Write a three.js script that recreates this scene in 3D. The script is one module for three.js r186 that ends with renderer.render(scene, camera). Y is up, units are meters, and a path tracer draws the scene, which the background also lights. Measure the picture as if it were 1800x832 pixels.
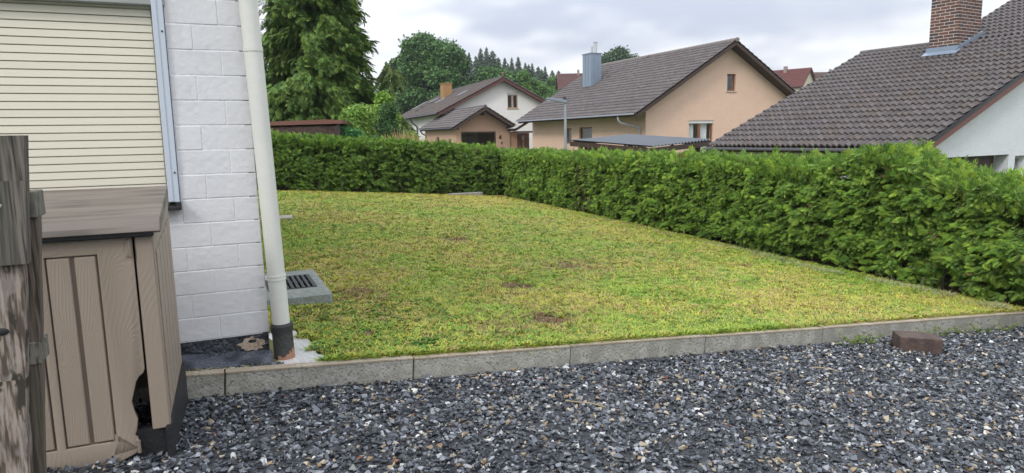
import * as THREE from 'three';
import { mergeGeometries, toCreasedNormals } from 'three/addons/utils/BufferGeometryUtils.js';
import { RoundedBoxGeometry } from 'three/addons/geometries/RoundedBoxGeometry.js';
import { ConvexGeometry } from 'three/addons/geometries/ConvexGeometry.js';
import { TextGeometry } from 'three/addons/geometries/TextGeometry.js';
import { FontLoader } from 'three/addons/loaders/FontLoader.js';

// ---------------------------------------------------------------- camera, sky, sun, exposure
const scene = new THREE.Scene();
const EYE = 1.6;
const camera = new THREE.PerspectiveCamera(38.24, 1024 / 473, 0.05, 3000);
camera.position.set(0, EYE, 0);
camera.rotation.set(-Math.atan(176 / 1200), 0, -0.018, 'YXZ');
scene.add(camera);

const renderer = new THREE.WebGLRenderer({ antialias: true });
renderer.toneMapping = THREE.LinearToneMapping;
renderer.toneMappingExposure = 1.18;
renderer.shadowMap.enabled = true;

// seeded random numbers and noise
function RNG(s) { return () => { s |= 0; s = s + 0x6D2B79F5 | 0; let t = Math.imul(s ^ s >>> 15, 1 | s); t = t + Math.imul(t ^ t >>> 7, 61 | t) ^ t; return ((t ^ t >>> 14) >>> 0) / 4294967296; }; }
const h2 = (x, y, s = 0) => { let n = Math.imul(x | 0, 374761393) + Math.imul(y | 0, 668265263) + Math.imul(s | 0, 974634777); n = Math.imul(n ^ n >>> 13, 1274126177); return ((n ^ n >>> 16) >>> 0) / 4294967296; };
const mod = (a, n) => ((a % n) + n) % n;
function vn(x, y, p = 0, s = 0) {           // value noise, tiling with period p
  const xi = Math.floor(x), yi = Math.floor(y); let u = x - xi, v = y - yi; u = u * u * (3 - 2 * u); v = v * v * (3 - 2 * v);
  const f = (a, b) => p ? h2(mod(a, p), mod(b, p), s) : h2(a, b, s);
  return (f(xi, yi) * (1 - u) + f(xi + 1, yi) * u) * (1 - v) + (f(xi, yi + 1) * (1 - u) + f(xi + 1, yi + 1) * u) * v;
}
function fbm(x, y, p = 0, o = 4, s = 0) { let a = .5, r = 0, t = 0; for (let i = 0; i < o; i++) { r += a * vn(x, y, p, s + i); t += a; a *= .5; x *= 2; y *= 2; p *= 2; } return r / t; }
const clamp = (x, a = 0, b = 1) => Math.min(b, Math.max(a, x));
const sst = (a, b, x) => { const t = clamp((x - a) / (b - a)); return t * t * (3 - 2 * t); };
const lerp = (a, b, t) => a + (b - a) * t;
const mix = (a, b, t) => [lerp(a[0], b[0], t), lerp(a[1], b[1], t), lerp(a[2], b[2], t)];

{ // overcast sky: clouds on a layer 1 km up, brighter overhead as an overcast sky is
  const W = 1024, H = 512, d = new Float32Array(W * H * 4);
  for (let j = 0; j < H; j++) for (let i = 0; i < W; i++) {
    const el = ((j + .5) / H - .5) * Math.PI, az = ((i + .5) / W - .5) * 2 * Math.PI;
    const x = Math.cos(el) * Math.cos(az), z = Math.cos(el) * Math.sin(az), y = Math.sin(el);
    const yy = Math.max(y, 0), k = 1 / (yy + .13);
    const px = x * k, pz = z * k;
    const c1 = fbm(px * .9 + 17, pz * .9 + 5, 0, 5, 3), c2 = fbm(px * 2.6 + 3, pz * 2.6 + 9, 0, 4, 11);
    const c3 = fbm(px * 6.5 + 31, pz * 6.5 + 7, 0, 4, 17), c = sst(.33, .66, c1 * .55 + c2 * .28 + c3 * .17);
    const L = 1 + 1.95 * yy;
    let col = mix([.42, .465, .555], [.78, .795, .825], c);
    const k2 = fbm(px * 1.5 + 40, pz * 1.5 + 2, 0, 4, 23); col = mix(col, [.50, .54, .61], .55 * sst(.55, .75, k2));
    const o = (j * W + i) * 4;
    if (y < -.02) { d[o] = .10; d[o + 1] = .11; d[o + 2] = .09; } else { d[o] = col[0] * L; d[o + 1] = col[1] * L; d[o + 2] = col[2] * L; }
    d[o + 3] = 1;
  }
  const t = new THREE.DataTexture(d, W, H, THREE.RGBAFormat, THREE.FloatType);
  t.mapping = THREE.EquirectangularReflectionMapping; t.magFilter = t.minFilter = THREE.LinearFilter; t.needsUpdate = true;
  scene.background = t; scene.environment = t;
}
const sun = new THREE.DirectionalLight(new THREE.Color(1, .96, .9), 1.3);
sun.position.set(-25, 34, 25); sun.target.position.set(2, 0, -12); sun.castShadow = true; sun.shadow.radius = 26;
sun.shadow.mapSize.set(2048, 2048); Object.assign(sun.shadow.camera, { left: -40, right: 40, top: 40, bottom: -40, near: 1, far: 150 });
scene.add(sun, sun.target);

// ---------------------------------------------------------------- helpers
const YAW = 23.3 * Math.PI / 180, CU = Math.cos(YAW), SU = Math.sin(YAW);
const toXZ = (u, n) => [u * CU + n * SU, -u * SU + n * CU];        // the garden's own axes: u along the kerb, n towards the drive
const toUN = (x, z) => [x * CU - z * SU, x * SU + z * CU];
const G = u => .462 - .0734 * u;                                   // height of kerb and lawn, falling along the kerb
const groundXZ = (x, z) => G(clamp(toUN(x, z)[0], -10, 16));
const V = (x, y, z) => new THREE.Vector3(x, y, z);
const taken = {};
function numbered(n) { if (!(n in taken)) { taken[n] = 0; return n; } taken[n]++; return n + '_' + String(taken[n]).padStart(3, '0'); }
function shade(o) { o.traverse(c => { if (c.isMesh) { c.castShadow = true; c.receiveShadow = true; } }); return o; }
function thing(name, label, category, group) { const o = new THREE.Group(); o.name = numbered(name); o.userData = { label, category }; if (group) o.userData.group = group; scene.add(o); return o; }
function part(name, geo, mat, parent, kind) { const m = new THREE.Mesh(geo, mat); m.name = name; m.castShadow = m.receiveShadow = true; if (kind) m.userData.kind = kind; parent.add(m); return m; }
function structure(name, geo, mat) { const m = part(name, geo, mat, scene, 'structure'); return m; }
function box(w, h, d, x = 0, y = 0, z = 0, r = 0) { const g = r ? new RoundedBoxGeometry(w, h, d, 2, r) : new THREE.BoxGeometry(w, h, d); g.translate(x, y, z); return boxUV(g); }
function span(x0, x1, y0, y1, z0, z1, r = 0) { return box(x1 - x0, y1 - y0, z1 - z0, (x0 + x1) / 2, (y0 + y1) / 2, (z0 + z1) / 2, r); }
function boxUV(g) { // uv in metres
  const p = g.attributes.position, n = g.attributes.normal, uv = new Float32Array(p.count * 2);
  for (let i = 0; i < p.count; i++) {
    const a = Math.abs(n.getX(i)), b = Math.abs(n.getY(i)), c = Math.abs(n.getZ(i)), x = p.getX(i), y = p.getY(i), z = p.getZ(i);
    if (b >= a && b >= c) { uv[2 * i] = x; uv[2 * i + 1] = z; } else if (a >= c) { uv[2 * i] = z; uv[2 * i + 1] = y; } else { uv[2 * i] = x; uv[2 * i + 1] = y; }
  }
  g.setAttribute('uv', new THREE.BufferAttribute(uv, 2)); return g;
}
function merge(list) { return mergeGeometries(list.map(g => { let k = g.index ? g.toNonIndexed() : g; for (const a of Object.keys(k.attributes)) if (!['position', 'normal', 'uv'].includes(a)) k.deleteAttribute(a); if (!k.attributes.uv) boxUV(k); return k; })); }
function tube(pts, r, seg = 24, rs = 10) { return new THREE.TubeGeometry(new THREE.CatmullRomCurve3(pts, false, 'catmullrom', .2), seg, r, rs); }
function cyl(r0, r1, h, x, y, z, s = 20) { const g = new THREE.CylinderGeometry(r1, r0, h, s); g.translate(x, y + h / 2, z); return g; }
function prism(pts, z0, z1, holes = []) { // polygon in xy, extruded from z0 to z1
  const s = new THREE.Shape(pts.map(p => new THREE.Vector2(p[0], p[1])));
  for (const [x0, x1, y0, y1] of holes) s.holes.push(new THREE.Path([[x0, y0], [x0, y1], [x1, y1], [x1, y0]].map(p => new THREE.Vector2(p[0], p[1]))));
  const g = new THREE.ExtrudeGeometry(s, { depth: z1 - z0, bevelEnabled: false }); g.translate(0, 0, z0); return boxUV(g);
}
function tex(w, h, fn, srgb = true) {
  const d = new Uint8Array(w * h * 4);
  for (let j = 0; j < h; j++) for (let i = 0; i < w; i++) { const c = fn(i / w, j / h), o = (j * w + i) * 4; const a = Array.isArray(c) ? c : [c, c, c]; for (let k = 0; k < 3; k++) { let v = clamp(a[k]); if (srgb) v = v <= .0031308 ? v * 12.92 : 1.055 * Math.pow(v, 1 / 2.4) - .055; d[o + k] = v * 255; } d[o + 3] = 255; }
  const t = new THREE.DataTexture(d, w, h); t.wrapS = t.wrapT = THREE.RepeatWrapping; t.magFilter = THREE.LinearFilter; t.minFilter = THREE.LinearMipmapLinearFilter; t.generateMipmaps = true;
  if (srgb) t.colorSpace = THREE.SRGBColorSpace; t.needsUpdate = true; return t;
}
const rep = (t, x, y = x) => { const c = t.clone(); c.repeat.set(x, y); c.needsUpdate = true; return c; };
const rgb = (r, g, b) => new THREE.Color().setRGB(r, g, b);
const M = (r, g, b, rough = .8, extra = {}) => new THREE.MeshStandardMaterial({ color: rgb(r, g, b), roughness: rough, side: THREE.DoubleSide, ...extra });

// ---------------------------------------------------------------- surface textures (tile every 1 in uv, scaled by repeat)
const grainBump = tex(512, 512, (u, v) => fbm(u * 24, v * 24, 24, 5, 1), false);
const plasterMap = tex(512, 512, (u, v) => { const k = fbm(u * 6, v * 6, 6, 5, 2), f = fbm(u * 60, v * 60, 60, 3, 5); return .86 + .14 * (k * .6 + f * .4); }, false);
const wallMap = tex(512, 512, (u, v) => { const k = fbm(u * 3, v * 3, 3, 5, 12), f = fbm(u * 50, v * 50, 50, 3, 15), d = sst(.62, .74, fbm(u * 14, v * 9, 0, 4, 19)); return mix([.86 + .14 * (k * .7 + f * .3), .86 + .14 * (k * .7 + f * .3), .86 + .14 * (k * .7 + f * .3)], [.74, .73, .70], .25 * d); }, false);
function mottle(a, b, c, f, seed, n = 512) { return tex(n, n, (u, v) => { const k = fbm(u * f, v * f, f, 5, seed), g = fbm(u * f * 8, v * f * 8, f * 8, 3, seed + 9); let q = mix(a, b, sst(.3, .7, k)); return mix(q, c, .75 * sst(.52, .78, g * .7 + k * .3)); }); }
const concreteMap = mottle([.25, .24, .21], [.36, .35, .31], [.10, .10, .08], 7, 31);
const concreteTopMap = mottle([.30, .25, .18], [.37, .32, .25], [.17, .14, .085], 6, 47);
const mossMap = mottle([.20, .225, .20], [.30, .32, .30], [.07, .085, .065], 10, 71);
const slabSheenMap = mottle([.50, .50, .49], [.66, .66, .66], [.28, .27, .24], 5, 83);
const tarMap = mottle([.013, .016, .022], [.035, .04, .05], [.06, .065, .075], 5, 91);
const soilMap = mottle([.13, .12, .035], [.21, .18, .06], [.07, .055, .025], 16, 101);
const pathMap = mottle([.02, .022, .025], [.05, .053, .06], [.015, .015, .018], 20, 111);
const tileMap = mottle([.072, .060, .058], [.115, .098, .098], [.042, .035, .03], 5, 121);
const oldTileMap = mottle([.060, .046, .042], [.095, .072, .066], [.035, .026, .02], 5, 131);
const woodGray = tex(512, 512, (u, v) => { const w = fbm(u * 3, v * 2, 0, 3, 7) * 1.4, r = vn(u * 30 + w * 6, v * 2.2, 0, 9), f = fbm(u * 70, v * 6, 0, 3, 13), k = fbm(u * 5, v * 3, 0, 3, 41); let c = mix([.035, .032, .028], [.21, .195, .175], sst(.2, .8, r * .5 + f * .5)); return mix(c, [.07, .075, .055], .5 * sst(.5, .7, k)); });
const woodPale = tex(512, 512, (u, v) => { const w = fbm(u * 4, v * 3, 0, 3, 17) * 1.2, f = fbm(u * 40, v * 8, 0, 4, 23), k = fbm(u * 7 + w, v * 6, 0, 4, 29); let c = mix([.09, .07, .055], [.36, .30, .25], sst(.3, .7, f)); c = mix(c, [.40, .36, .34], .45 * sst(.5, .65, k)); return mix(c, [.045, .04, .03], sst(.56, .66, fbm(u * 9, v * 7, 0, 4, 61))); });
const lidMap = tex(512, 512, (u, v) => { const f = fbm(u * 4, v * 34, 0, 4, 43), k = fbm(u * 5, v * 5, 0, 4, 53); return mix(mix([.105, .09, .075], [.20, .17, .145], sst(.25, .75, f)), [.20, .17, .135], .4 * sst(.45, .7, k)); });
// embossed wood figure of the plastic cabinet: long grain bending round a few knots
const figure = tex(512, 1024, (u, v) => { let x = u * 3.2 + .35 * Math.sin(v * 5 + u * 3) + .5 * fbm(u * 2, v * 3, 0, 3, 5); for (const [ku, kv, s] of [[.25, .16, 1], [.7, .28, .9], [.2, .55, .8], [.75, .72, 1], [.45, .9, .8]]) { const d = Math.hypot((u - ku) * 2.4, (v - kv) * 1.6); x += s * .5 * Math.exp(-d * d * 55); } const r = .5 + .5 * Math.sin(x * 52); return .55 * r * r + .45 * fbm(u * 40, v * 5, 0, 3, 71); }, false);

const mat = {
  white: M(.67, .67, .685, .75, { map: wallMap, bumpMap: rep(grainBump, 1.6), bumpScale: .0022 }),
  joint: M(.67, .67, .685, .8, { bumpMap: rep(grainBump, 3), bumpScale: .004 }),
  slat: M(.72, .68, .56, .45),
  slat2: M(.70, .66, .54, .45),
  rail: M(.50, .55, .62, .4),
  black: M(.014, .014, .016, .55, { bumpMap: rep(grainBump, 3), bumpScale: .002 }),
  tar: M(1, 1, 1, .42, { map: rep(tarMap, 2), bumpMap: rep(grainBump, 3), bumpScale: .012 }),
  pipe: M(.68, .68, .63, .35, { map: rep(plasterMap, 1.5) }),
  concrete: M(1, 1, 1, .85, { map: rep(concreteMap, 1.7), bumpMap: rep(grainBump, 4), bumpScale: .004 }),
  concreteTop: M(1, 1, 1, .85, { map: rep(concreteTopMap, 2), bumpMap: rep(grainBump, 4), bumpScale: .003 }),
  moss: M(1, 1, 1, .9, { map: rep(mossMap, 3), bumpMap: rep(grainBump, 5), bumpScale: .006 }),
  beige: M(.285, .23, .18, .5, { bumpMap: rep(figure, 2.2, 1.4), bumpScale: .0009 }),
  beigePlank: M(.295, .238, .188, .5, { bumpMap: rep(figure, 4.4, 1.1), bumpScale: .0011 }),
  lid: M(1, 1, 1, .6, { map: rep(lidMap, 1, 1) }),
  woodGray: M(.78, .75, .72, .9, { map: rep(woodGray, 5, 2), bumpMap: rep(woodGray, 5, 2), bumpScale: .004 }),
  woodPale: M(.82, .80, .78, .9, { map: rep(woodPale, 4, 2.2), bumpMap: rep(woodPale, 4, 2.2), bumpScale: .005 }),
  woodDark: M(.85, .72, .62, .9, { map: rep(woodGray, 5, 2) }),
  steel: M(.6, .6, .6, .35, { metalness: .9 }),
  zinc: M(.26, .32, .40, .42, { metalness: .35, map: rep(plasterMap, 1) }),
  peach: M(.70, .49, .375, .9, { map: rep(plasterMap, .6), bumpMap: rep(grainBump, .7), bumpScale: .01 }),
  cream: M(.74, .73, .71, .9, { map: rep(wallMap, .35), bumpMap: rep(grainBump, .7), bumpScale: .01 }),
  whiteWall: M(.66, .68, .71, .9, { map: rep(plasterMap, .6), bumpMap: rep(grainBump, 1.4), bumpScale: .006 }),
  tile: M(1, 1, 1, .62, { map: rep(tileMap, .9) }),
  oldTile: M(1, 1, 1, .75, { map: rep(oldTileMap, .5) }),
  redTile: M(.16, .05, .035, .8, { map: rep(plasterMap, .3) }),
  brownWood: M(.045, .024, .016, .6),
  frameWood: M(.20, .075, .03, .5),
  gutter: M(.03, .03, .033, .4),
  glass: new THREE.MeshPhysicalMaterial({ color: 0xffffff, roughness: .03, transmission: 1, thickness: 0, side: THREE.DoubleSide }),
  curtain: M(.72, .73, .76, .95),
  dark: M(.012, .012, .013, .7),
  bark: M(.055, .042, .03, .95, { bumpMap: rep(grainBump, 2), bumpScale: .03 }),
  leaf: M(1, 1, 1, .62),
  thinLeaf: new THREE.MeshPhysicalMaterial({ color: 0xffffff, roughness: .9, transmission: .3, thickness: 0, side: THREE.DoubleSide }),
  stone: M(1, 1, 1, .3),
  mortar: M(.50, .46, .42, .95),
};

// ---------------------------------------------------------------- ground
{ // wide terrain under everything, rising to wooded hills far off
  const pos = [], idx = [], rings = 70, seg = 120;
  const hgt = (x, z) => { const d = Math.hypot(x, z), f = sst(60, 230, d); return groundXZ(x, Math.max(z, -45)) - .32 - .5 * sst(18, 40, d) + f * (7 + 5 * fbm(x / 70, z / 70, 0, 3, 3)) + .3 * sst(25, 60, d) * fbm(x / 9, z / 9, 0, 3, 4); };
  for (let i = 0; i <= rings; i++) { const r = .5 + 900 * Math.pow(i / rings, 3.2); for (let j = 0; j < seg; j++) { const a = j / seg * 2 * Math.PI, x = r * Math.cos(a), z = r * Math.sin(a) - 6; pos.push(x, hgt(x, z), z); } }
  for (let i = 0; i < rings; i++) for (let j = 0; j < seg; j++) { const a = i * seg + j, b = i * seg + (j + 1) % seg, c = a + seg, e = b + seg; idx.push(a, b, c, b, e, c); }
  const g = new THREE.BufferGeometry(); g.setAttribute('position', new THREE.Float32BufferAttribute(pos, 3)); g.setIndex(idx); g.computeVertexNormals(); boxUV(g);
  structure('terrain', g, M(.075, .11, .03, .95, { map: rep(plasterMap, .2) }));
}
function sheet(u0, u1, n0, n1, nu, nn, hf) {
  const pos = [], uv = [], idx = [];
  for (let i = 0; i <= nu; i++) for (let j = 0; j <= nn; j++) { const u = lerp(u0, u1, i / nu), n = lerp(n0, n1, j / nn), [x, z] = toXZ(u, n); pos.push(x, hf(u, n), z); uv.push(u, n); }
  for (let i = 0; i < nu; i++) for (let j = 0; j < nn; j++) { const a = i * (nn + 1) + j, b = a + nn + 1; idx.push(a, a + 1, b, b, a + 1, b + 1); }
  const g = new THREE.BufferGeometry(); g.setAttribute('position', new THREE.Float32BufferAttribute(pos, 3)); g.setAttribute('uv', new THREE.Float32BufferAttribute(uv, 2)); g.setIndex(idx); g.computeVertexNormals(); return g;
}
const lawnH = (u, n) => G(u) - .016 + .022 * (fbm(u * 1.3 + 9, n * 1.3, 0, 3, 5) - .5) * sst(-3.62, -4.2, n);
const lawn = structure('lawn', sheet(-9, 11, -23, -3.6, 120, 120, lawnH), M(1, 1, 1, .95, { map: rep(soilMap, .8) }));
const gravelH = (u, n) => G(u) - .118 + .014 * (fbm(u * 2.2, n * 2.2 + 40, 0, 3, 8) - .5);
const gravel = structure('gravel_ground', sheet(-8, 9, -3.57, 4, 80, 40, gravelH), M(1, 1, 1, .9, { map: rep(pathMap, 1) }));

function instanced(name, geos, mater, list, parent) { // list of {p, q, s, c, v}: one InstancedMesh for each geometry variant
  const by = geos.map(() => []); list.forEach((e, i) => by[e.v ?? i % geos.length].push(e));
  const m4 = new THREE.Matrix4();
  return by.map((l, k) => {
    if (!l.length) return null;
    const im = new THREE.InstancedMesh(geos[k], mater, l.length); im.name = name; im.userData.kind = 'stuff'; im.castShadow = im.receiveShadow = true;
    l.forEach((e, i) => { im.setMatrixAt(i, m4.compose(e.p, e.q, typeof e.s === 'number' ? V(e.s, e.s, e.s) : e.s)); im.setColorAt(i, e.c); });
    parent.add(im); return im;
  });
}
{ // crushed stone of the drive
  const r = RNG(11), geos = [];
  for (let k = 0; k < 9; k++) { const pts = []; for (let i = 0; i < 11; i++) { const a = r() * 6.283, c = r() * 2 - 1, s = Math.sqrt(1 - c * c), q = .75 + .35 * r(); pts.push(V(s * Math.cos(a) * q, c * .52 * q, s * Math.sin(a) * q * (.6 + .25 * r()))); } geos.push(new ConvexGeometry(pts)); }
  const pal = () => { const t = r(), b = .7 + .6 * r(); let c = t < .52 ? [.030, .034, .042] : t < .80 ? [.09, .10, .118] : t < .91 ? [.24, .255, .28] : t < .937 ? [.50, .50, .48] : t < .97 ? [.25, .185, .11] : t < .998 ? [.33, .28, .20] : [.17, .06, .035]; return rgb(c[0] * b, c[1] * b, c[2] * b); };
  const L = [], e = new THREE.Euler();
  const put = (u, n, s, dy, flat) => { const [x, z] = toXZ(u, n); e.set((r() - .5) * flat, r() * 6.283, (r() - .5) * flat); L.push({ p: V(x, gravelH(u, n) + dy, z), q: new THREE.Quaternion().setFromEuler(e), s: V(s * (.8 + .5 * r()), s * (.7 + .5 * r()), s), c: pal(), v: Math.floor(r() * 9) }); };
  const size = () => .0085 + .0155 * Math.pow(r(), 1.7);
  for (let i = 0; i < 62000; i++) { const u = -1.9 + 9.8 * r(), n = -3.548 + 2.75 * Math.pow(r(), 1.05); if (n > -1.0) continue; put(u, n, size(), .002 + .004 * r(), .5); }
  for (let i = 0; i < 26000; i++) { const u = -1.9 + 9.8 * r(), n = -3.54 + 2.7 * r(); put(u, n, size() * 1.05, .011 + .006 * r(), 1.1); }
  for (let i = 0; i < 1500; i++) { const u = -1.9 + 9.8 * r(), n = -3.52 + 2.6 * r(); put(u, n, .016 + .008 * r(), .013, .5); }
  for (let i = 0; i < 260; i++) { const u = -.6 + .85 * r(), n = -3.685 + .07 * r(); put(u, n, size() * .8, .105 + .01 * r(), 1); }
  instanced('gravel_stone', geos, mat.stone, L, gravel);
}
{ // kerb of concrete edging stones, one mesh each
  const kerb = thing('kerb', 'grey concrete kerb of long edging stones between the lawn and the gravel', 'kerb'); kerb.rotation.y = YAW;
  const j = [-1.03, -.032, .931, 1.923, 2.949, 4.011, 5.112, 6.2, 7.28, 8.36];
  const nf = u => -3.552 - .024 * Math.exp(-Math.pow((u - 2.2) / 1.5, 2)), r = RNG(5);
  for (let i = 0; i < j.length - 1; i++) {
    const a = j[i] + .0015, b = j[i + 1] - .0015, g = box(b - a, .3, .062, 0, -.15, 0, .006), m = part('edging_stone', g, mat.concrete, kerb);
    const uv = g.attributes.uv; for (let k = 0; k < uv.count; k++) uv.setXY(k, uv.getX(k) + i * 1.37, uv.getY(k) + i * .51);
    const c = (a + b) / 2; m.position.set(c, G(c) + (r() - .5) * .006, (nf(a) + nf(b)) / 2 - .031); m.rotation.z = -Math.atan(.0734); m.rotation.y = -(nf(b) - nf(a)) / (b - a);
    const t = part('weathered_top', box(b - a - .001, .011, .0655, 0, -.002, .0012, .003), mat.concreteTop, m); t.userData.label = 'brown weathered upper face of the stone';
  }
}

// ---------------------------------------------------------------- grass
const C3 = (c, b = 1) => rgb(c[0] * b, c[1] * b, c[2] * b);
function tuft(r, blades, lean, w) {
  const p = [], n = [];
  for (let i = 0; i < blades; i++) {
    const a = r() * 6.283, rad = .55 * Math.sqrt(r()), x = rad * Math.cos(a), z = rad * Math.sin(a), d = r() * 6.283, l = (.4 + .9 * r()) * lean, h = (.55 + .6 * r()), ww = w * (.7 + .6 * r());
    const tx = -Math.sin(d) * ww, tz = Math.cos(d) * ww, mx = x + Math.cos(d) * l * .4, mz = z + Math.sin(d) * l * .4, ex = x + Math.cos(d) * l, ez = z + Math.sin(d) * l;
    p.push(x - tx, 0, z - tz, x + tx, 0, z + tz, mx + tx * .8, h * .62, mz + tz * .8, x - tx, 0, z - tz, mx + tx * .8, h * .62, mz + tz * .8, mx - tx * .8, h * .62, mz - tz * .8, mx - tx * .8, h * .62, mz - tz * .8, mx + tx * .8, h * .62, mz + tz * .8, ex, h * (.62 + .3 * r()), ez);
  }
  const g = new THREE.BufferGeometry(); g.setAttribute('position', new THREE.Float32BufferAttribute(p, 3)); g.computeVertexNormals(); return g;
}
const blobs = [[.95, -4.75, .42, 1.0], [1.5, -6.1, .2, .8], [2.2, -5.1, .5, .9], [.9, -5.9, .35, .7], [3.6, -6.6, .9, .5], [2.6, -8.6, 1.1, .55], [1.1, -7.2, .6, .6], [3.2, -4.3, .5, .5], [4.4, -4.4, .8, .5]].map(b => b);
const dirt = [[2.40, -5.45, .15], [2.10, -4.22, .10], [2.88, -8.6, .22], [1.05, -3.75, .09], [1.6, -3.72, .07], [.8, -4.1, .06]], scorch = [[2.06, -4.25, .34], [1.55, -4.05, .2], [.95, -5.3, .25], [3.4, -6.3, .35]];
function lawnLook(u, n) { // how dry, how lush a place is
  let dry = fbm(u * .55 + 3, n * .55 + 8, 0, 4, 61) * .75 + fbm(u * 2.4, n * 2.4, 0, 3, 67) * .4 - .53;
  for (const [bu, bn, br, k] of blobs) dry += k * .28 * Math.exp(-((u - bu) ** 2 + (n - bn) ** 2) / (br * br));
  const lush = fbm(u * 1.1 + 20, n * 1.1 + 2, 0, 4, 73);
  return [dry, lush];
}
{
  const r = RNG(21), near = [0, 1, 2, 3].map(() => tuft(r, 13, .9, .05)), L = [], e = new THREE.Euler();
  const hedgeX = n => 0; // limits are handled below
  const inLawn = (u, n) => { if (u < .22 && n < -3.86) return false; if (u < .5 && n > -4.35 && u < .42 + .10 * (n + 4.3) + .05 * Math.sin(n * 23)) return false; if (u < .74 && n > -6.08 && n < -4.98) return false; const [x, z] = toXZ(u, n); if (x > 4.42 + (z + 6.03) * .3575 + .12) return false; if (z < -16.73 - (x + 5.7) * .4426 - .25) return false; return true; };
  const count = 235000;
  for (let i = 0; i < count; i++) {
    const q = r(), n = -3.635 - 15.6 * Math.pow(q, 1.9), u = .2 + 9.2 * r();
    if (!inLawn(u, n)) continue; const [x, z] = toXZ(u, n); const dd = -z; if (x < -dd * .62 || x > dd * 1.05) continue;
    let bare = false; for (const [a, b, c] of dirt) if (Math.hypot(u - a, (n - b) * .8) < c * (.7 + .8 * vn(u * 14, n * 14, 0, 5)) && r() < .93) bare = true; if (bare) continue;
    const [dry, lush] = lawnLook(u, n), t = r(), b = .75 + .5 * r();
    let c; const pd = clamp(.36 + dry * 2.3 - .12 * sst(-4.6, -3.7, n), .05, .88);
    if (t < pd * .48) c = mix([.46, .37, .12], [.30, .21, .085], r()); else if (t < pd) c = [.42, .40, .05]; else if (r() < lush) c = mix([.12, .26, .02], [.20, .34, .028], r()); else c = [.31, .38, .04];
    for (const [a, b2, w] of scorch) if (r() < .6 * Math.exp(-((u - a) ** 2 + (n - b2) ** 2) / (w * w))) c = mix([.27, .16, .07], [.19, .12, .055], r());
    const far = sst(5, 14, dd), s = .022 + .024 * r() + far * .022;
    e.set((r() - .5) * .5, r() * 6.283, (r() - .5) * .5);
    L.push({ p: V(x, lawnH(u, n) - .002, z), q: new THREE.Quaternion().setFromEuler(e), s: V(s * 1.5, s * (.75 + .5 * r()), s * 1.5), c: C3(c, b), v: i % 4 });
  }
  instanced('grass', near, mat.leaf, L, lawn);
  // clover and plantain leaves, thick along the kerb and round the concrete shaft
  const leafG = [0, 1].map(() => { const p = []; for (let k = 0; k < 5; k++) { const a = k * 1.256 + r(), l = .8 + .4 * r(), w = .34, c = Math.cos(a), s = Math.sin(a), y = .35 + .3 * r(); p.push(0, .1, 0, c * l * .5 - s * w, y, s * l * .5 + c * w, c * l, y * .8, s * l, 0, .1, 0, c * l, y * .8, s * l, c * l * .5 + s * w, y * .9, s * l * .5 - c * w); } const g = new THREE.BufferGeometry(); g.setAttribute('position', new THREE.Float32BufferAttribute(p, 3)); g.computeVertexNormals(); return g; });
  const W = [];
  for (let i = 0; i < 9000; i++) {
    const k = r(); let u, n; if (k < .5) { u = .3 + 6.5 * Math.pow(r(), 1.3); n = -3.64 - .35 * Math.pow(r(), 1.6); } else if (k < .72) { u = .38 + 1.1 * r(); n = -3.7 - 1.3 * r(); } else { u = .3 + 7 * r(); n = -3.7 - 5 * r(); if (fbm(u * 1.6, n * 1.6, 0, 3, 88) < .55) continue; }
    if (!inLawn(u, n)) continue; if (k < .5 && fbm(u * 3.1, n * 3, 0, 2, 33) < .38) continue; const [x, z] = toXZ(u, n);
    e.set((r() - .5) * .7, r() * 6.283, (r() - .5) * .7); const c = r() < .14 ? [.33, .30, .05] : mix([.06, .16, .018], [.12, .25, .03], r());
    W.push({ p: V(x, lawnH(u, n) + .012 + .012 * r(), z), q: new THREE.Quaternion().setFromEuler(e), s: .012 + .012 * r(), c: C3(c, .8 + .4 * r()), v: i % 2 });
  }
  instanced('weed_leaf', leafG, mat.leaf, W, lawn);
  // bare crumbs of earth in the worn spots
  const E2 = [], crumb = new THREE.IcosahedronGeometry(1, 0);
  for (const [a, b, c] of dirt) for (let i = 0; i < 420; i++) { const an = r() * 6.283, ra = c * Math.sqrt(r()) * .9, u = a + ra * Math.cos(an), n = b + ra * Math.sin(an) * 1.2; const [x, z] = toXZ(u, n); E2.push({ p: V(x, lawnH(u, n) + .004 + .012 * r() * (1 - ra / c), z), q: new THREE.Quaternion().setFromEuler(e.set(r() * 6, r() * 6, r() * 6)), s: .006 + .012 * r(), c: C3(r() < .5 ? [.075, .045, .028] : [.15, .09, .05], .7 + .6 * r()), v: 0 }); }
  instanced('soil_crumb', [crumb], M(1, 1, 1, .95), E2, lawn);
  // dry clippings raked up along the foot of the hedge
  const K = [], clip = tuft(r, 7, 1.6, .05);
  for (let i = 0; i < 2600; i++) { const t = Math.pow(r(), 1.5); if (fbm(t * 18, 4, 0, 3, 9) < .42) continue; const x = lerp(4.45, -.3, t) - .06 - .30 * r() * r() + .10 * Math.sin(t * 30), z = lerp(-5.85, -19.1, t), [u, n] = toUN(x, z); if (n > -3.64) continue; K.push({ p: V(x, lawnH(u, n) + .012 + .015 * r(), z), q: new THREE.Quaternion().setFromEuler(e.set((r() - .5) * 1.2, r() * 6.283, (r() - .5) * 1.2)), s: V(.045, .016, .045), c: C3(mix([.24, .27, .14], [.38, .37, .20], r()), .8 + .4 * r()), v: 0 }); }
  instanced('grass_clipping', [clip], mat.leaf, K, lawn);
}

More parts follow.
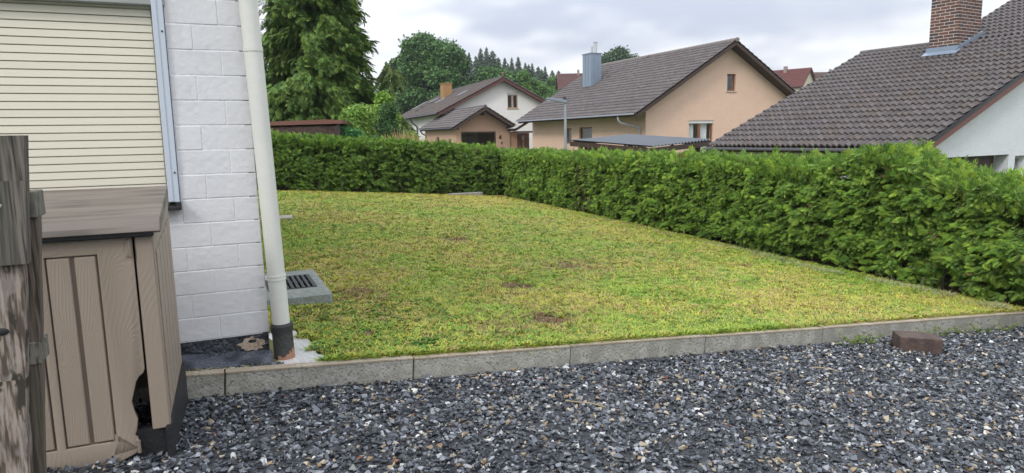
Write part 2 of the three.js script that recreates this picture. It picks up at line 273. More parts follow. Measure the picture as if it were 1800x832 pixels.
// ---------------------------------------------------------------- hedges
function frond(r, pairs, droop, wide = 1) { // flat feathery spray along +x, one metre long
  const p = [];
  const leaf = (x, z, a, l, w, y) => { const c = Math.cos(a), s = Math.sin(a), ex = x + c * l, ez = z + s * l, mx = x + c * l * .45, mz = z + s * l * .45, yy = y - droop * .3 * l; p.push(x, y, z, mx - s * w, y + .03, mz + c * w, ex, yy, ez, x, y, z, ex, yy, ez, mx + s * w, y - .01, mz - c * w); };
  for (let k = 0; k < pairs; k++) { const t = .08 + .78 * k / pairs, y = -droop * t * t + .05 * (r() - .5); for (const s of [-1, 1]) leaf(t, 0, s * (.62 + .3 * r()), (.50 - .26 * t) * (.75 + .5 * r()) * wide, .046 * wide, y + .06 * (r() - .5)); }
  leaf(.3, 0, 0, .72, .045, -droop * .1); leaf(.8, 0, .2 * (r() - .5), .28, .042, -droop * .64);
  const g = new THREE.BufferGeometry(); g.setAttribute('position', new THREE.Float32BufferAttribute(p, 3)); g.computeVertexNormals(); return g;
}
const frondRng = RNG(31), fronds = [0, 1, 2, 3].map(k => frond(frondRng, 9, .12 + .12 * k));
const X1 = V(1, 0, 0);
function aim(dir, roll) { const q = new THREE.Quaternion().setFromUnitVectors(X1, dir.clone().normalize()); return q.multiply(new THREE.Quaternion().setFromAxisAngle(X1, roll)); }
function aimN(dir, nrm) { const x = dir.clone().normalize(), y = nrm.clone().addScaledVector(x, -nrm.dot(x)).normalize(), z = x.clone().cross(y); return new THREE.Quaternion().setFromRotationMatrix(new THREE.Matrix4().makeBasis(x, y, z)); }
function hedge(o, A, B, depth, hf, seed, dens, size, cols, base) {
  const r = RNG(seed), a = V(A[0], 0, A[1]), b = V(B[0], 0, B[1]), len = a.distanceTo(b), t = b.clone().sub(a).normalize(), out = V(t.z, 0, -t.x); // garden side
  if (out.dot(V(0, EYE, 0).sub(a)) < 0) out.negate();
  const L = [], up = V(0, 1, 0);
  const bul = (s, v) => .20 * (fbm(s * 1.5 + seed, v * 1.5, 0, 3, seed) - .5) + .15 * (vn(s * 4.5, v * 5.5, 0, seed + 3) - .5);
  const gy = p => groundXZ(p.x, p.z) - .02;
  const col = () => { const k = r(), m = r(); let c = k < .14 ? cols[2] : mix(cols[0], cols[1], m); if (r() < .22) c = mix(cols[2], cols[3], r()); if (r() < .01) c = [.15, .11, .03]; return C3(c, .75 + .5 * r()); };
  const face = (sign, count) => { const per = 9, oo = out.clone().multiplyScalar(sign); for (let i = 0; i < count / per; i++) { // branch ends, each a fan of sprays
    const s = r() * len, H = hf(s), v = .06 + (H - .06) * Math.pow(r(), .92), y01 = v / H; const gap = fbm(s * 3.2 + seed, v * 3.6, 0, 2, 57) < .30 + .12 * r() && r() < .8 ? .15 : 0;
    const inset = .07 * Math.pow(y01, 6) + .16 * Math.pow(1 - y01, 5), d = bul(s, v) - inset - .20 * Math.pow(r(), 1.4) - gap;
    const p = a.clone().addScaledVector(t, s), c0 = p.clone().addScaledVector(out, sign > 0 ? 0 : -depth).addScaledVector(oo, d - .08); c0.y = gy(p) + v;
    const main = oo.clone().multiplyScalar(.55).addScaledVector(up, -.35 + .7 * r()).addScaledVector(t, (r() - .5) * 2.2).normalize(), tone = .8 + .4 * r(), brown = o.userData.brown ? .55 * Math.exp(-Math.pow((s - o.userData.brown) / .38, 2)) : 0, nn = oo.clone().multiplyScalar(.75).addScaledVector(up, .25 + .6 * r()).addScaledVector(t, (r() - .5) * .8), kind = r() < .16 ? 2 : 0;
    for (let k = 0; k < per; k++) {
      const dir = main.clone().addScaledVector(t, (r() - .5) * 1.0).addScaledVector(up, (r() - .5) * .8), pos = c0.clone().addScaledVector(main, -.09 + .13 * r()).addScaledVector(t, (r() - .5) * .07).addScaledVector(up, (r() - .5) * .06);
      const c = col(); if (r() < brown) c.copy(C3(mix([.15, .11, .035], [.10, .12, .03], r()))); if (kind) c.lerp(C3(cols[2]), .6); c.multiplyScalar(tone);
      L.push({ p: pos, q: aimN(dir, nn.clone().add(V((r() - .5) * .7, (r() - .5) * .7, (r() - .5) * .7))), s: size * (.6 + .55 * r()), c, v: k % 4 });
    } } };
  let area = len * 1.4; face(1, Math.floor(area * dens)); face(-1, Math.floor(area * dens * .25));
  for (let i = 0; i < len * depth * dens * 1.0; i++) { // top, with longer fresh shoots standing up
    const s = r() * len, w = r(), H = hf(s) + .10 * (fbm(s * 2.2, w * 3, 0, 3, seed + 8) - .5); const p = a.clone().addScaledVector(t, s), pos = p.clone().addScaledVector(out, -.10 - w * (depth - .18));
    const shoot = r() < .3; pos.y = gy(p) + H - .03 - .12 * r() * r() - .10 * Math.pow(Math.abs(w - .5) * 2, 3);
    const dir = up.clone().multiplyScalar(.9).addScaledVector(out, (r() - .4) * 1.1).addScaledVector(t, (r() - .5) * 1.2);
    L.push({ p: pos, q: aim(dir, r() * 6.28), s: size * (shoot ? 1.1 + 2.2 * r() * r() * r() : .8 + .4 * r()), c: col(), v: i % 4 });
  }
  instanced('foliage', fronds, mat.thinLeaf, L, o);
  // dense brown twigs inside
  const steps = Math.ceil(len / .5), pos = [], idx = [];
  const tw = [];
  for (let i = 0; i < len * 34; i++) { const s = r() * len, p = a.clone().addScaledVector(t, s).addScaledVector(out, -.2 - (depth - .35) * r()), y0 = gy(p) - .03, H = hf(s) * (.55 + .35 * r()); const q = p.clone().addScaledVector(t, (r() - .5) * .5).addScaledVector(out, (r() - .5) * .25); tw.push(twig(V(p.x, y0, p.z), V(q.x, y0 + H, q.z), .014, .004)); }
  part('stems', merge(tw), mat.bark, o, 'stuff');
  const core = []; const cg = []; for (let i = 0; i <= steps; i++) { const s = len * i / steps, p = a.clone().addScaledVector(t, s), g0 = gy(p), H = hf(s); for (const [d, y] of [[-.40, -.02], [-.40, H * .55], [-.42, H - .2], [-depth + .36, H - .2], [-depth + .36, H * .55], [-depth + .36, -.02]]) { const q = p.clone().addScaledVector(out, d); cg.push(q.x, g0 + y, q.z); } }
  for (let i = 0; i < steps; i++) for (let k = 0; k < 6; k++) { const A0 = i * 6 + k, B0 = i * 6 + (k + 1) % 6; core.push(A0, B0, A0 + 6, B0, B0 + 6, A0 + 6); }
  const g = new THREE.BufferGeometry(); g.setAttribute('position', new THREE.Float32BufferAttribute(cg, 3)); g.setIndex(core); g.computeVertexNormals(); boxUV(g); part('dense_inner_twigs', g, M(.15, .125, .075, 1, { bumpMap: rep(grainBump, 2), bumpScale: .05 }), o);
}
function twig(a, b, r0, r1, s = 5) { const d = b.clone().sub(a), g = new THREE.CylinderGeometry(r1, r0, d.length(), s, 1, true); g.translate(0, d.length() / 2, 0); g.applyQuaternion(new THREE.Quaternion().setFromUnitVectors(V(0, 1, 0), d.normalize())); g.translate(a.x, a.y, a.z); return g; }
{
  const o = thing('thuja_hedge', 'long clipped bright green thuja hedge running from the kerb along the lawn', 'hedge');
  const hf = s => { let h = 1.225 + .07 * (fbm(s * .8, 3, 0, 3, 2) - .5); h += .22 * Math.exp(-Math.pow((s - 2.5) / .5, 2)); h -= .05 * sst(3.2, 1.9, s) + .12 * sst(2.0, .6, s); return h; };
  o.userData.brown = 9.9; hedge(o, [4.72, -5.1], [-.86, -20.7], .95, hf, 41, 3700, .086, [[.085, .185, .018], [.185, .33, .032], [.24, .38, .036], [.30, .42, .042]]);
  const q = thing('thuja_hedge', 'clipped dark green hedge across the far end of the lawn, below the houses', 'hedge');
  hedge(q, [-9.2, -15.25], [-.25, -19.2], .9, s => 1.37 - .02 * s / 9.8 + .06 * (fbm(s * 1.2, 7, 0, 3, 6) - .5), 43, 2400, .10, [[.075, .175, .018], [.165, .305, .03], [.21, .35, .034], [.27, .40, .04]]);
}

// ---------------------------------------------------------------- the near house
{
  const hs = thing('white_house', 'white painted block house with a cream roller shutter and black base', 'house'); hs.rotation.y = YAW;
  const NW = -3.86, edge = y => .205 - .022 * clamp((y - .5) / 1.8);   // the wall's front face and its slightly raked corner
  const wall = part('wall', merge([ // inner masonry, joints face 6 mm behind the blocks
    span(-.175, .17, .30, 1.27, -4.2, NW - .0012), span(-.175, .155, 1.27, 4.4, -4.2, NW - .0012), span(-6.5, -.175, .30, 1.262, -4.2, NW - .0012), span(-6.5, -.175, 2.30, 4.4, -4.2, NW - .0012), span(-6.5, -1.6, 1.262, 2.30, -4.2, NW - .0012),
    span(-.15, .155, .2, 4.4, -12.5, -4.2), span(-6.5, -6.2, .2, 4.4, -12.5, -4.2), span(-6.2, -.15, .2, 4.4, -12.5, -12.2)]), mat.joint, hs);
  const r = RNG(77), H = .1245;
  const geos = {};
  for (let k = 0; k < 26; k++) {
    const y0 = .565 + k * H, y1 = y0 + H - .0035, off = (k % 2) * .125, e = edge(y0);
    const xs = []; const stop = y1 < 1.262 ? -1.0 : y0 > 2.29 ? -1.2 : -.172; let x = e; let w = k % 2 ? .118 : .243;
    while (x > stop + .02) { const a = Math.max(stop, x - w); xs.push([a, x]); x = a - .0022; w = .2468; }
    if (y0 > 3.2) break;
    for (const [a, b] of xs) { if (b - a < .03) continue;
      const g = new RoundedBoxGeometry(b - a, y1 - y0, .06, 3, .004), p = g.attributes.position; // hand-painted block: soft edges, uneven face
      for (let i = 0; i < p.count; i++) if (p.getZ(i) > 0) { const s = fbm((a + p.getX(i)) * 9 + k, (y0 + p.getY(i)) * 9, 0, 3, 3); p.setZ(i, p.getZ(i) + (s - .5) * .003); }
      g.translate(0, 0, -.03); g.computeVertexNormals(); boxUV(g);
      const uv = g.attributes.uv; for (let i = 0; i < uv.count; i++) uv.setXY(i, uv.getX(i) + a * 1.7 + k * .37, uv.getY(i) + k * .61);
      const m = part('block', g, mat.white, wall); m.position.set((a + b) / 2, (y0 + y1) / 2, NW + .0010 + (r() - .5) * .0022); m.rotation.z = (r() - .5) * .008; m.rotation.y = (r() - .5) * .012; }
  }
  // black tarred base, paint worn off at its end, and the mortar fillet at its foot
  const plinth = part('base_coat', span(-1.6, .2, .40, .561, NW - .04, NW + .004), mat.tar, hs);
  const worn = []; { const q = RNG(3); const sh = new THREE.Shape(); const N = 46; for (let i = 0; i < N; i++) { const a = i / N * 6.283, rr = .75 + .5 * (vn(i * .55, 3, 0, 4) - .3); const x = .11 + .082 * Math.cos(a) * rr, y = .512 + .042 * Math.sin(a) * rr; i ? sh.lineTo(x, y) : sh.moveTo(x, y); } const hole = new THREE.Path(); for (let i = 0; i <= 16; i++) { const a = -i / 16 * 6.283, rr = .8 + .5 * vn(i * .8, 9, 0, 2); const x = .115 + .022 * Math.cos(a) * rr, y = .525 + .010 * Math.sin(a) * rr; i ? hole.lineTo(x, y) : hole.moveTo(x, y); } sh.holes.push(hole); const g = new THREE.ExtrudeGeometry(sh, { depth: .003, bevelEnabled: false }); g.translate(0, 0, NW + .0035); worn.push(boxUV(g)); }
  const wp = part('worn_patch', merge(worn), M(1.35, 1.1, .95, .9, { map: rep(concreteMap, 2), bumpMap: rep(grainBump, 5), bumpScale: .004 }), plinth); wp.userData.label = 'patch of bare brown render where the tar has flaked';
  { const nx = 60, ny = 8, pos = [], idx = []; for (let i = 0; i <= nx; i++) for (let j = 0; j <= ny; j++) { const u = lerp(-1.5, .212, i / nx), t = j / ny; const n = lerp(NW + .003, NW + .185, t), y = lerp(G(u) + .018, G(u) - .022, Math.pow(t, .8)) + .010 * (fbm(u * 18, t * 4, 0, 3, 5) - .5) * Math.sin(t * 3.1); pos.push(u, y, n); } for (let i = 0; i < nx; i++) for (let j = 0; j < ny; j++) { const a = i * (ny + 1) + j, b = a + ny + 1; idx.push(a, a + 1, b, b, a + 1, b + 1); } const g = new THREE.BufferGeometry(); g.setAttribute('position', new THREE.Float32BufferAttribute(pos, 3)); g.setIndex(idx); g.computeVertexNormals(); boxUV(g); part('mortar_fillet', g, M(2.3, 2.3, 2.4, .38, { map: rep(tarMap, 3), bumpMap: rep(grainBump, 4), bumpScale: .01 }), hs); }
  // window: roller shutter of 37 mm slats, guide rail, sill, lintel box
  const sh = part('roller_shutter', span(-1.6, -.232, 1.262, 2.30, NW - .075, NW - .06), mat.slat2, hs);
  { const prof = []; for (let i = 0; i <= 12; i++) { const t = i / 12; prof.push(new THREE.Vector2(.0005 + .0135 * Math.sin(Math.pow(t, .85) * Math.PI * .97 + .05), t * .0318)); } const pts = [[0, 0], ...prof.map(p => [p.x, p.y]), [0, .0318]]; const s = new THREE.Shape(pts.map(p => new THREE.Vector2(p[0], p[1]))); const g = toCreasedNormals(new THREE.ExtrudeGeometry(s, { depth: 1.345, bevelEnabled: false }), .6); g.rotateY(-Math.PI / 2); // profile faces -z... turn to +z
    g.rotateY(Math.PI); const bb = new THREE.Box3().setFromBufferGeometry ? null : null; g.computeBoundingBox();
    const gg = g; for (let k = 0; k < 27; k++) { const m = part('slat', gg, k % 3 ? mat.slat : mat.slat2, sh); m.position.set(-.238 - g.boundingBox.max.x, 1.285 + k * .0372, NW - .058 - g.boundingBox.min.z); m.rotation.x = .0; }
    part('bottom_bar', span(-1.58, -.238, 1.265, 1.283, NW - .058, NW - .043, .003), mat.slat2, sh); }
  const rail = part('guide_rail', merge([span(-.229, -.178, 1.30, 2.33, NW - .06, NW + .018, .004), span(-.222, -.206, 1.305, 2.325, NW + .017, NW + .022, .001)]), mat.rail, hs);
  for (const y of [2.14, 1.45]) part('screw', (() => { const g = new THREE.CylinderGeometry(.0045, .0045, .004, 10); g.rotateX(Math.PI / 2); g.translate(-.19, y, NW + .0195); return g; })(), mat.black, rail);
  part('sill', merge([span(-1.65, -.172, 1.262, 1.282, NW - .06, NW + .055, .004), span(-.196, -.172, 1.270, 1.302, NW + .0, NW + .052, .003)]), mat.black, hs);
  part('lintel_box', span(-1.7, -.17, 2.262, 2.36, NW - .055, NW + .012, .006), M(.30, .31, .30, .6), hs);
  const rf = part('roof', merge([prism([[-7.1, 4.3], [-3.15, 6.4], [.8, 4.3], [.8, 4.45], [-3.15, 6.58], [-7.1, 4.45]], -13.1, -3.3)]), mat.oldTile, hs);
  part('gable', prism([[-6.5, 4.4], [.155, 4.4], [-3.15, 6.2]], -4.1, NW), mat.white, hs);
}
{ // downpipe with its socketed standpipe
  const o = thing('downpipe', 'off-white rain downpipe at the house corner standing in a dark chipped socket pipe', 'downpipe'); o.rotation.y = YAW;
  const n = -3.80, P = y => V(.272 - .0315 * (y - .42) , y, n);
  const ring = (y, r0, r1, h) => { const g = cyl(r0, r1, h, 0, 0, 0, 32); g.rotateZ(.0315); const p = P(y); g.translate(p.x, p.y, p.z); return g; };
  const g = twig(P(.60), P(4.25), .0455, .0455, 32); part('pipe', boxUV(g), mat.pipe, o);
  part('clamp', merge([ring(.862, .0485, .0485, .010), ring(.880, .0485, .0485, .010), ring(.872, .0470, .0470, .008), span(.20, .225, .866, .886, n - .012, n + .006)]), mat.pipe, o);
  part('clamp', merge([ring(2.05, .0485, .0485, .022)]), mat.pipe, o);
  const st = part('standpipe', boxUV(merge([ring(.39, .0545, .0535, .20)])), M(.05, .052, .055, .7, { map: rep(concreteMap, 3), bumpMap: rep(grainBump, 4), bumpScale: .004 }), o);
  st.material.color.setRGB(.16, .165, .18);
  part('socket_collar', merge([ring(.575, .058, .058, .022), ring(.597, .0605, .0605, .014), ring(.611, .058, .053, .012)]), M(.028, .029, .032, .6), st);
  { // clay showing where the coating has chipped
    const pos = [], idx = [], r = .0556, N = 26, K = 9; const q = RNG(8); for (let i = 0; i <= N; i++) { const a = -.55 + 2.0 * i / N - .2; const top = .035 + .075 * vn(i * .5, 2, 0, 7) * (i > 8 ? 1 : .5) + (i > 15 && i < 24 ? .045 * vn(i * .9, 5, 0, 8) : 0); for (let j = 0; j <= K; j++) { const y = .395 + top * j / K + .012; const p = P(y); pos.push(p.x + r * Math.sin(a), y, p.z + r * Math.cos(a)); } } for (let i = 0; i < N; i++) for (let j = 0; j < K; j++) { const a = i * (K + 1) + j, b = a + K + 1; idx.push(a, b, a + 1, b, b + 1, a + 1); } const g2 = new THREE.BufferGeometry(); g2.setAttribute('position', new THREE.Float32BufferAttribute(pos, 3)); g2.setIndex(idx); g2.computeVertexNormals(); boxUV(g2); const m = part('chipped_clay', g2, M(.36, .19, .12, .9, { map: rep(plasterMap, 6), bumpMap: rep(grainBump, 5), bumpScale: .003 }), st); m.userData.label = 'bare orange clay where the coating has flaked'; }
}
{ // light shaft beside the house: concrete slab with a black grate
  const o = thing('light_shaft', 'mossy concrete light shaft cover in the lawn beside the house', 'shaft cover'); o.rotation.y = YAW;
  const y = .487, a = .212, b = .715, n0 = -6.05, n1 = -4.99, ga = .30, gb = .645, m0 = -5.83, m1 = -5.30;
  part('slab', merge([span(a, b, y - .075, y, n0, m0), span(a, b, y - .075, y, m1, n1), span(a, ga, y - .075, y, m0, m1), span(gb, b, y - .075, y, m0, m1)]), mat.moss, o);
  part('shaft_wall', merge([span(a + .012, b - .012, -.55, -.5, n0 + .012, n1 - .012), span(a + .012, ga - .01, -.5, y - .077, n0 + .012, n1 - .012), span(gb + .01, b - .012, -.5, y - .077, n0 + .012, n1 - .012), span(ga - .01, gb + .01, -.5, y - .077, n0 + .012, m0 - .01), span(ga - .01, gb + .01, -.5, y - .077, m1 + .01, n1 - .012)]), M(.24, .24, .22, .9, { map: rep(concreteMap, 2) }), o);
  const gr = part('grate', merge([span(ga, gb, y - .02, y + .004, m0, m0 + .012), span(ga, gb, y - .02, y + .004, m1 - .012, m1), span(ga - .006, ga + .001, y - .021, y + .003, m0 - .001, m1 + .001), span(gb - .001, gb + .006, y - .021, y + .003, m0 - .001, m1 + .001)]), mat.black, o);
  for (let i = 0; i < 9; i++) { const x = lerp(ga + .012, gb - .012, i / 8); part('grate_bar', span(x - .012, x + .012, y - .022, y + .006, m0 + .013, m1 - .013, .003), M(.03, .03, .034, .5), gr); }
  for (const n of [m0 + .01, (m0 + m1) / 2, m1 - .01]) part('cross_bar', span(ga + .003, gb - .003, y - .02, y + .003, n - .008, n + .008, .003), mat.black, gr);
}
{ // wet concrete below the downpipe; sky reflection is painted into its pale colour
  const sh = new THREE.Shape(), N = 60, pts = [[.215, -3.63], [.47, -3.625], [.475, -3.70], [.445, -3.80], [.46, -3.92], [.43, -4.05], [.40, -4.2], [.36, -4.36], [.28, -4.5], [.215, -4.5]];
  const c = new THREE.CatmullRomCurve3(pts.map(p => V(p[0], 0, p[1])), true, 'catmullrom', .3).getPoints(N); c.forEach((p, i) => { const x = p.x + (p.x > .3 ? .02 * (vn(i * 1.3, 1, 0, 3) - .5) : 0); i ? sh.lineTo(x, -p.z) : sh.moveTo(x, -p.z); });
  const g = new THREE.ExtrudeGeometry(sh, { depth: .02, bevelEnabled: false }); g.rotateX(-Math.PI / 2); boxUV(g); g.translate(0, .0, 0);
  const m = structure('wet_concrete_patch', g, new THREE.MeshPhysicalMaterial({ color: 0xffffff, map: rep(slabSheenMap, 4), roughness: .45, clearcoat: .8, clearcoatRoughness: .06, bumpMap: rep(grainBump, 5), bumpScale: .002, side: THREE.DoubleSide }));
  m.rotation.order = 'YXZ'; m.rotation.y = YAW; m.position.y = G(.34) - .028; m.rotation.z = 0;
}

// ---------------------------------------------------------------- plastic garden cabinet
{
  const o = thing('garden_cabinet', 'beige wood-look plastic garden cabinet with brown lid and broken door corner', 'cabinet'); o.rotation.y = YAW;
  const F = -2.90, B = -3.50, R = -.237, RB = -.208, Lx = -1.42, y0 = .495, yt = 1.272, yb = 1.37;
  // body: right side (planked), back, far side
  const quad = (a, b, c, d, th) => { const g = new THREE.BufferGeometry(); const nrm = b.clone().sub(a).cross(d.clone().sub(a)).normalize().multiplyScalar(-th); const P = [a, b, c, d, ...[a, b, c, d].map(p => p.clone().add(nrm))]; g.setAttribute('position', new THREE.Float32BufferAttribute(P.flatMap(p => [p.x, p.y, p.z]), 3)); g.setIndex([0, 1, 2, 0, 2, 3, 5, 4, 7, 5, 7, 6, 4, 5, 1, 4, 1, 0, 1, 5, 6, 1, 6, 2, 2, 6, 7, 2, 7, 3, 4, 0, 3, 4, 3, 7]); const k = g.toNonIndexed(); k.computeVertexNormals(); return boxUV(k); };
  const sx = t => lerp(R, RB, t), sn = t => lerp(F, B, t), sy = t => lerp(yt, yb, t);
  const side = part('side_panel', quad(V(R - .006, y0, F), V(RB - .006, y0 + .06, B), V(RB - .006, yb, B), V(R - .006, yt, F), .014), mat.beige, o);
  for (let k = 0; k < 5; k++) { const t0 = .10 + k * .165, t1 = t0 + .15; part('side_plank', quad(V(sx(t0), y0 + .04 + .06 * t0, sn(t0)), V(sx(t1), y0 + .04 + .06 * t1, sn(t1)), V(sx(t1), sy(t1) - .10, sn(t1)), V(sx(t0), sy(t0) - .10, sn(t0)), .008), mat.beigePlank, side); }
  part('corner_post', merge([span(-.302, R, y0 - .012, yt - .005, F - .045, F, .008)]), mat.beige, o);
  part('back_panel', span(Lx, RB - .02, .47, yb - .02, B, B + .015), mat.beige, o);
  part('side_panel', span(Lx, Lx + .015, .47, yt, B, F - .01), mat.beige, o);
  // door with a corner torn off
  const dr = -.312, dy0 = .375, dsh = [[Lx, dy0 - .02], [-.463, dy0 - .012], [-.452, dy0 + .03], [-.437, dy0 + .09], [-.432, dy0 + .118], [-.430, dy0 + .085], [-.441, dy0 + .025], [-.447, dy0 - .008], [-.362, dy0 + .030], [-.354, dy0 + .045], [-.358, dy0 + .085], [-.368, dy0 + .098], [-.359, dy0 + .118], [-.352, dy0 + .16], [-.362, dy0 + .20], [-.367, dy0 + .235], [-.353, dy0 + .285], [-.345, dy0 + .315], [-.332, dy0 + .335], [-.318, dy0 + .345], [dr, dy0 + .36], [dr, yt - .012], [Lx, yt - .012]];
  const door = part('door', (() => { const s = new THREE.Shape(dsh.map(p => new THREE.Vector2(p[0], p[1]))); for (const [a, b] of [[-.597, -.4235], [-.86, -.62], [-1.3, -.9]]) s.holes.push(new THREE.Path([[a, .458], [a, 1.197], [b, 1.197], [b, .458]].map(p => new THREE.Vector2(p[0], p[1])))); const g = new THREE.ExtrudeGeometry(s, { depth: .012, bevelEnabled: true, bevelSize: .003, bevelThickness: .003, bevelSegments: 2 }); g.translate(0, 0, F - .018); return boxUV(toCreasedNormals(g, .5)); })(), mat.beige, o);
  part('door_backing', span(Lx + .02, -.415, .40, yt - .02, F - .026, F - .0185), M(.21, .165, .125, .6), door);  // darker than the door: shade of the plank grooves is put into this colour
  for (const [a, b] of [[-.591, -.5135], [-.504, -.431], [-.70, -.628], [-.78, -.708], [-.852, -.788]]) part('door_plank', span(a + .002, b - .002, .467, 1.188, F - .018, F - .0055, .005), mat.beigePlank, door);
  part('hinge', (() => { const a = cyl(.0075, .0075, .066, -.318, 1.178, F + .004, 14); return merge([a, span(-.332, -.314, 1.180, 1.242, F - .002, F + .003, .001)]); })(), mat.beige, door);
  part('hinge', cyl(.0065, .0065, .05, -.353, .402, F + .0, 14), mat.beige, door);
  // black base tray and the dark space behind the hole
  part('base_tray', merge([span(Lx, R + .006, .30, .488, F - .06, F - .024), span(R - .02, R + .004, .30, y0 - .004, F - .06, F + .004, .003), quad(V(R + .004, .30, F + .004), V(RB + .006, .30, B), V(RB + .006, y0 + .075, B), V(R + .004, y0 + .002, F + .004), .02), span(-1.42, R + .002, .335, .362, F - .03, F + .012, .004), span(Lx, RB, .30, .36, B, F - .03)]), mat.black, o);
  // lid: sloping board with a lip
  const lid = part('lid', (() => { const pts = [[F + .030, 1.292], [F + .034, 1.276], [F + .02, 1.270], [B, yb - .002], [B, yb + .03], [F + .002, 1.318]]; const s = new THREE.Shape(pts.map(p => new THREE.Vector2(-p[0], p[1]))); const g = new THREE.ExtrudeGeometry(s, { depth: 1.26, bevelEnabled: true, bevelSize: .004, bevelThickness: .004, bevelSegments: 2 }); g.rotateY(Math.PI / 2); g.computeBoundingBox(); g.translate(-.208 - g.boundingBox.max.x, 0, 0); return boxUV(toCreasedNormals(g, .6)); })(), mat.lid, o);
  part('lid_lip', span(-1.46, -.232, 1.252, 1.283, F + .004, F + .026, .006), mat.black, lid);
}
{ // leaning weathered fence post with a board nailed on
  const o = thing('fence_post', 'weathered grey wooden post with a nailed board in front of the beige cabinet', 'fence post');
  const F = -2.38, k = F / -2.45 * -1; o.rotation.order = 'YXZ'; o.rotation.y = YAW;
  const s = F / -2.45; // measured at 2.45 m
  const base = V(-.620 * .975, .33, F); o.rotation.z = 0;
  const lean = .082, X = y => -.594 + (y - .55) * lean; // right edge of the lower post at height y
  const strip = (xr, w, y0, y1, n0, n1, rough, seed) => { const N = 26, pos = [], idx = []; for (let i = 0; i <= N; i++) { const y = lerp(y0, y1, i / N), e = rough * (fbm(y * 9, 1, 0, 3, seed) - .5), c = X(y) + xr + e; for (const [x, n] of [[c - w, n0], [c, n0], [c + .002, (n0 + n1) / 2], [c, n1], [c - w, n1]]) pos.push(x, y, n + rough * .6 * (vn(y * 14, x * 30, 0, seed) - .5)); } for (let i = 0; i < N; i++) for (let j = 0; j < 5; j++) { const a = i * 5 + j, b = i * 5 + (j + 1) % 5; idx.push(a, b, a + 5, b, b + 5, a + 5); } for (const t of [0, N]) { const q = t * 5; idx.push(q, q + 1, q + 2, q, q + 2, q + 3, q, q + 3, q + 4); } const g = new THREE.BufferGeometry(); g.setAttribute('position', new THREE.Float32BufferAttribute(pos, 3)); g.setIndex(idx); return boxUV(toCreasedNormals(g, .6)); };
  part('post', strip(0, .15, .30, 1.275, F - .05, F, .016, 3), mat.woodPale, o);
  const bd = part('board', strip(.012, .16, 1.258, 1.628, F - .028, F + .022, .002, 5), mat.woodGray, o);
  for (const [x, y] of [[-.050, 1.43], [-.082, 1.396]]) { const g = new THREE.SphereGeometry(.0055, 10, 8); g.scale(1, 1, .5); g.translate(X(y) + x, y, F + .0225); part('nail', g, M(.45, .44, .42, .5, { metalness: .4 }), bd); }
  part('rear_board', strip(.026, .05, .30, 1.385, F - .10, F - .052, .004, 7), mat.woodDark, o);
  part('rail_end', span(X(1.42) - .05, X(1.42) + .024, 1.385, 1.463, F - .16, F - .04, .004), M(1, 1, .92, .9, { map: rep(woodGray, 3, 6) }), o);
  part('rail_end', span(X(.95) - .05, X(.95) + .029, .935, 1.005, F - .16, F - .046, .004), M(1, 1, .92, .9, { map: rep(woodGray, 3, 6) }), o);
  const hole = new THREE.SphereGeometry(.014, 12, 8); hole.scale(1.3, .8, .25); hole.translate(X(1.06) - .058, 1.06, F + .004); part('knot_hole', hole, mat.dark, o);
}
{ // loose paving stone on the gravel
  const o = thing('paving_stone', 'loose dark brown paving stone lying on the gravel close to the kerb', 'paving stone');
  const [x, z] = toXZ(4.58, -3.24); o.position.set(x, gravelH(4.58, -3.24) - .01, z); o.rotation.y = YAW - .62; o.rotation.z = -.03;
  const g = new RoundedBoxGeometry(.28, .125, .18, 3, .008), p = g.attributes.position; for (let i = 0; i < p.count; i++) { const k = (fbm(p.getX(i) * 30 + 5, p.getZ(i) * 30, 0, 2, 3) - .5) * .006; p.setY(i, p.getY(i) + k); } g.translate(0, .062, 0); g.computeVertexNormals();
  part('stone_body', boxUV(g), M(.12, .095, .085, .7, { map: rep(mottle([.5, .42, .4], [.9, .75, .65], [.3, .27, .26], 6, 141), 3), bumpMap: rep(grainBump, 5), bumpScale: .004 }), o);
}
{ // slab under the far hedge, stepping stone in the grass
  const a = thing('stone_slab', 'long pale stone slab lying at the foot of the far hedge', 'slab'); const x = -1.25, z = -18.7; a.position.set(x, groundXZ(x, z) - .02, z); a.rotation.y = .42; part('slab', box(.95, .12, .22, 0, .05, 0, .012), mat.concrete, a);
  const b = thing('stepping_stone', 'flat pale stepping stone sunk in the grass near the house', 'stepping stone'); b.position.set(-3.72, groundXZ(-3.72, -10.5) - .02, -10.5); b.rotation.y = .3; part('slab', box(.62, .07, .42, 0, .01, 0, .01), M(.36, .33, .29, .9, { map: rep(plasterMap, 2) }), b);
}
